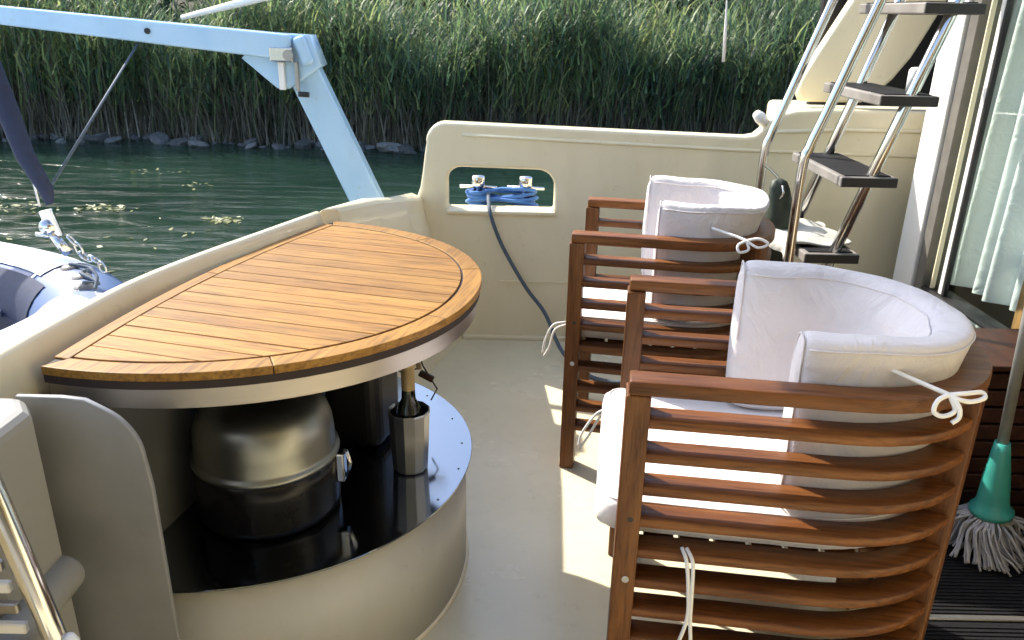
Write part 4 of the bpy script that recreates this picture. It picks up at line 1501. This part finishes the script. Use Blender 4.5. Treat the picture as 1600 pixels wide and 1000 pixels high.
MB().tube([(-0.040, 0, -0.022), (0.005, 0, -0.028)], 0.007, 10).build("pin", M['steel'], tk)
MB().tube([(0.005, 0, -0.02), (0.052, -0.01, -0.075)], 0.015, 12, rs=[0.013, 0.017]).build("turnbuckle", M['steel'], tk)
cpts = [(0.055, 0.0, -0.03), (0.072, 0.0, -0.052), (0.082, 0.0, -0.078), (0.098, -0.005, -0.095), (0.120, -0.01, -0.090), (0.140, -0.012, -0.105), (0.150, -0.015, -0.128)]
for k in range(len(cpts) - 1):
    p0, p1 = Vector(cpts[k]), Vector(cpts[k + 1])
    d_ = (p1 - p0)
    c_ = (p0 + p1) / 2
    u = d_.normalized()
    sd_ = u.cross(Vector((0, 1, 0)) if k % 2 else Vector((0, 0, 1))).normalized()
    L_ = d_.length * 0.72
    MB().tube([c_ + u * (L_ * math.cos(t)) + sd_ * (0.009 * math.sin(t)) for t in np.linspace(0, 2 * math.pi, 14, endpoint=False)], 0.0034, 7, closed=True).build("chain_link", M['steel'], tk)

# ------------------------------------------------------------------ inflatable dinghy behind the stern
dg = thing("inflatable_dinghy", "blue grey inflatable dinghy with painted sunlit crests hanging behind the stern", "dinghy", (0, 0, 0))
TR = 0.165
TZ = 0.30
dp_ = smooth_path([(-3.4, 3.30, TZ - 0.05), (-2.5, 2.98, TZ - 0.02), (-1.85, 2.68, TZ), (-1.47, 2.46, TZ + 0.01), (-1.265, 2.235, TZ + 0.012), (-1.225, 1.98, TZ + 0.01), (-1.36, 1.70, TZ), (-1.80, 1.33, TZ - 0.02), (-2.5, 0.85, TZ - 0.05)], 10)
# three pieces of tube: far side, bow, near side, with the seam bands between
n_d = len(dp_)


def dtube(i0, i1, nm, mat, r=TR):
    MB().tube(dp_[i0:i1 + 1], r, 28).build(nm, mat, dg)


dtube(0, 31, "far_tube", M['dinghy_blue'])
dtube(31, 47, "bow_tube", M['dinghy_blue'])
dtube(47, n_d - 1, "near_tube", M['dinghy_blue'])
MB().tube([dp_[31].lerp(dp_[30], 0.3), dp_[31], dp_[31].lerp(dp_[32], 0.3)], TR + 0.0025, 28).build("seam_band", M['dinghy_floor'], dg)
# rubbing strake and life line
MB().tube([p + Vector((0, 0, 0.0)) + ((p - Vector((-2.1, 2.1, p.z))).normalized() * TR) for p in dp_], 0.014, 8).build("rubbing_strake", M['navy'], dg)
# navy patch paints the shade on the inboard half of the far tube


def dpatch(i0, i1, a0, a1, nm, mat):
    rings = []
    for j in range(i0, i1):
        p = dp_[j]
        t = (dp_[min(j + 1, n_d - 1)] - dp_[max(j - 1, 0)]).normalized()
        inw = Vector((t.y, -t.x, 0)).normalized()
        rings.append([p + (inw * math.cos(a_) + Vector((0, 0, 1)) * math.sin(a_)) * (TR + 0.004) for a_ in np.linspace(R(a0), R(a1), 12)])
    MB().loft(rings, closed_ring=False, caps=False).build(nm, mat, dg)


dpatch(0, 33, 62, 112, "crest_highlight", M['dinghy_highlight'])  # sunlit tube crests painted on as white strips
dpatch(43, n_d, 28, 112, "crest_highlight", M['dinghy_highlight'])
dpatch(2, 36, -60, 56, "inner_shade_patch", M['navy'])
fl = MB()
fpts = [(p.x, p.y) for p in dp_[::4]]
fl.prism(fpts[::-1], TZ - 0.12, TZ - 0.10)
fl.build("floor_sheet", M['dinghy_floor'], dg)
MB().beam((-1.75, 2.62, TZ + 0.03), (-1.62, 1.60, TZ + 0.03), 0.20, 0.025).build("thwart", M['dinghy_floor'], dg, 0.005)
for i in (33, 37, 41):
    p = dp_[i]
    MB().lathe([(0.0, 0.012), (0.022, 0.010), (0.030, 0.0)], (p.x, p.y, p.z + TR - 0.003), 14).build("fitting", M['grey_frame'], dg)
MB().tube(smooth_path([dp_[33] + Vector((0, 0, TR + 0.012)), dp_[35] + Vector((0.03, 0.03, TR + 0.002)), dp_[37] + Vector((0, 0, TR + 0.012)), dp_[39] + Vector((0.04, 0.0, TR - 0.002)), dp_[41] + Vector((0, 0, TR + 0.012))]), 0.006, 8).build("grab_line", M['grey_rope'], dg)
MB().tube(smooth_path([Vector((-1.255, 2.25, 0.512)), Vector((-1.23, 2.22, 0.53)), Vector((-1.20, 2.19, 0.515)), Vector((-1.19, 2.15, 0.49))]), 0.005, 8).build("bow_lashing", M['grey_rope'], dg)

# ------------------------------------------------------------------ left foreground: gate pillar, tube, grating
gp = thing("gate_pillar", "cream moulded pillar with a rounded ledge at the left edge", "pillar", (0, 0, 0))
pil = [(-0.98, 0.86), (-0.672, 0.86), (-0.668, 0.99), (-0.70, 1.035), (-0.98, 1.035)]
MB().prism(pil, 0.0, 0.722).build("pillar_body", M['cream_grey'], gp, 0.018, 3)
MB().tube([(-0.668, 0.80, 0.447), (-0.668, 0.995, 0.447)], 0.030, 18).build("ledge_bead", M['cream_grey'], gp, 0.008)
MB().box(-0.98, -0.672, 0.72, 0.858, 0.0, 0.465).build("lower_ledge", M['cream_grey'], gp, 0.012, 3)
gt = thing("gate_frame", "stainless gate tube with pale grating bars at the lower left edge", "gate", (0, 0, 0))
MB().tube([(-0.635, 0.80, 0.90), (-0.572, 0.80, 0.50), (-0.50, 0.80, 0.02)], 0.014, 14).build("gate_tube", M['steel'], gt)
MB().tube([(-0.635, 0.83, 0.80), (-0.588, 0.83, 0.50), (-0.52, 0.83, 0.05)], 0.006, 10).build("gate_tube", M['steel'], gt)
for k in range(7):
    z = 0.40 + k * 0.032
    MB().box(-0.80, -0.612 + (0.5 - z) * 0.12, 0.805, 0.815, z, z + 0.016).build("grating_bar", M['white'] if k % 2 else M['brushed'], gt, 0.002, 1)

MB().lathe([(0.0, 0.012), (0.008, 0.010), (0.012, 0.0), (0.010, -0.006)], (-0.555, 0.80, 0.49), 16).build("end_knob", M['white'], gt)
# hanging cord over the bulwark
tag(MB().tube([(0.628, 2.63, 1.96), (0.634, 2.63, 1.30), (0.640, 2.63, 1.215), (0.644, 2.63, 1.120)], 0.004, 8, rs=[0.002, 0.002, 0.005, 0.005]).build("hanging_cord", M['cord']), "pale cord end dangling from the roof in front of the reeds", "cord")
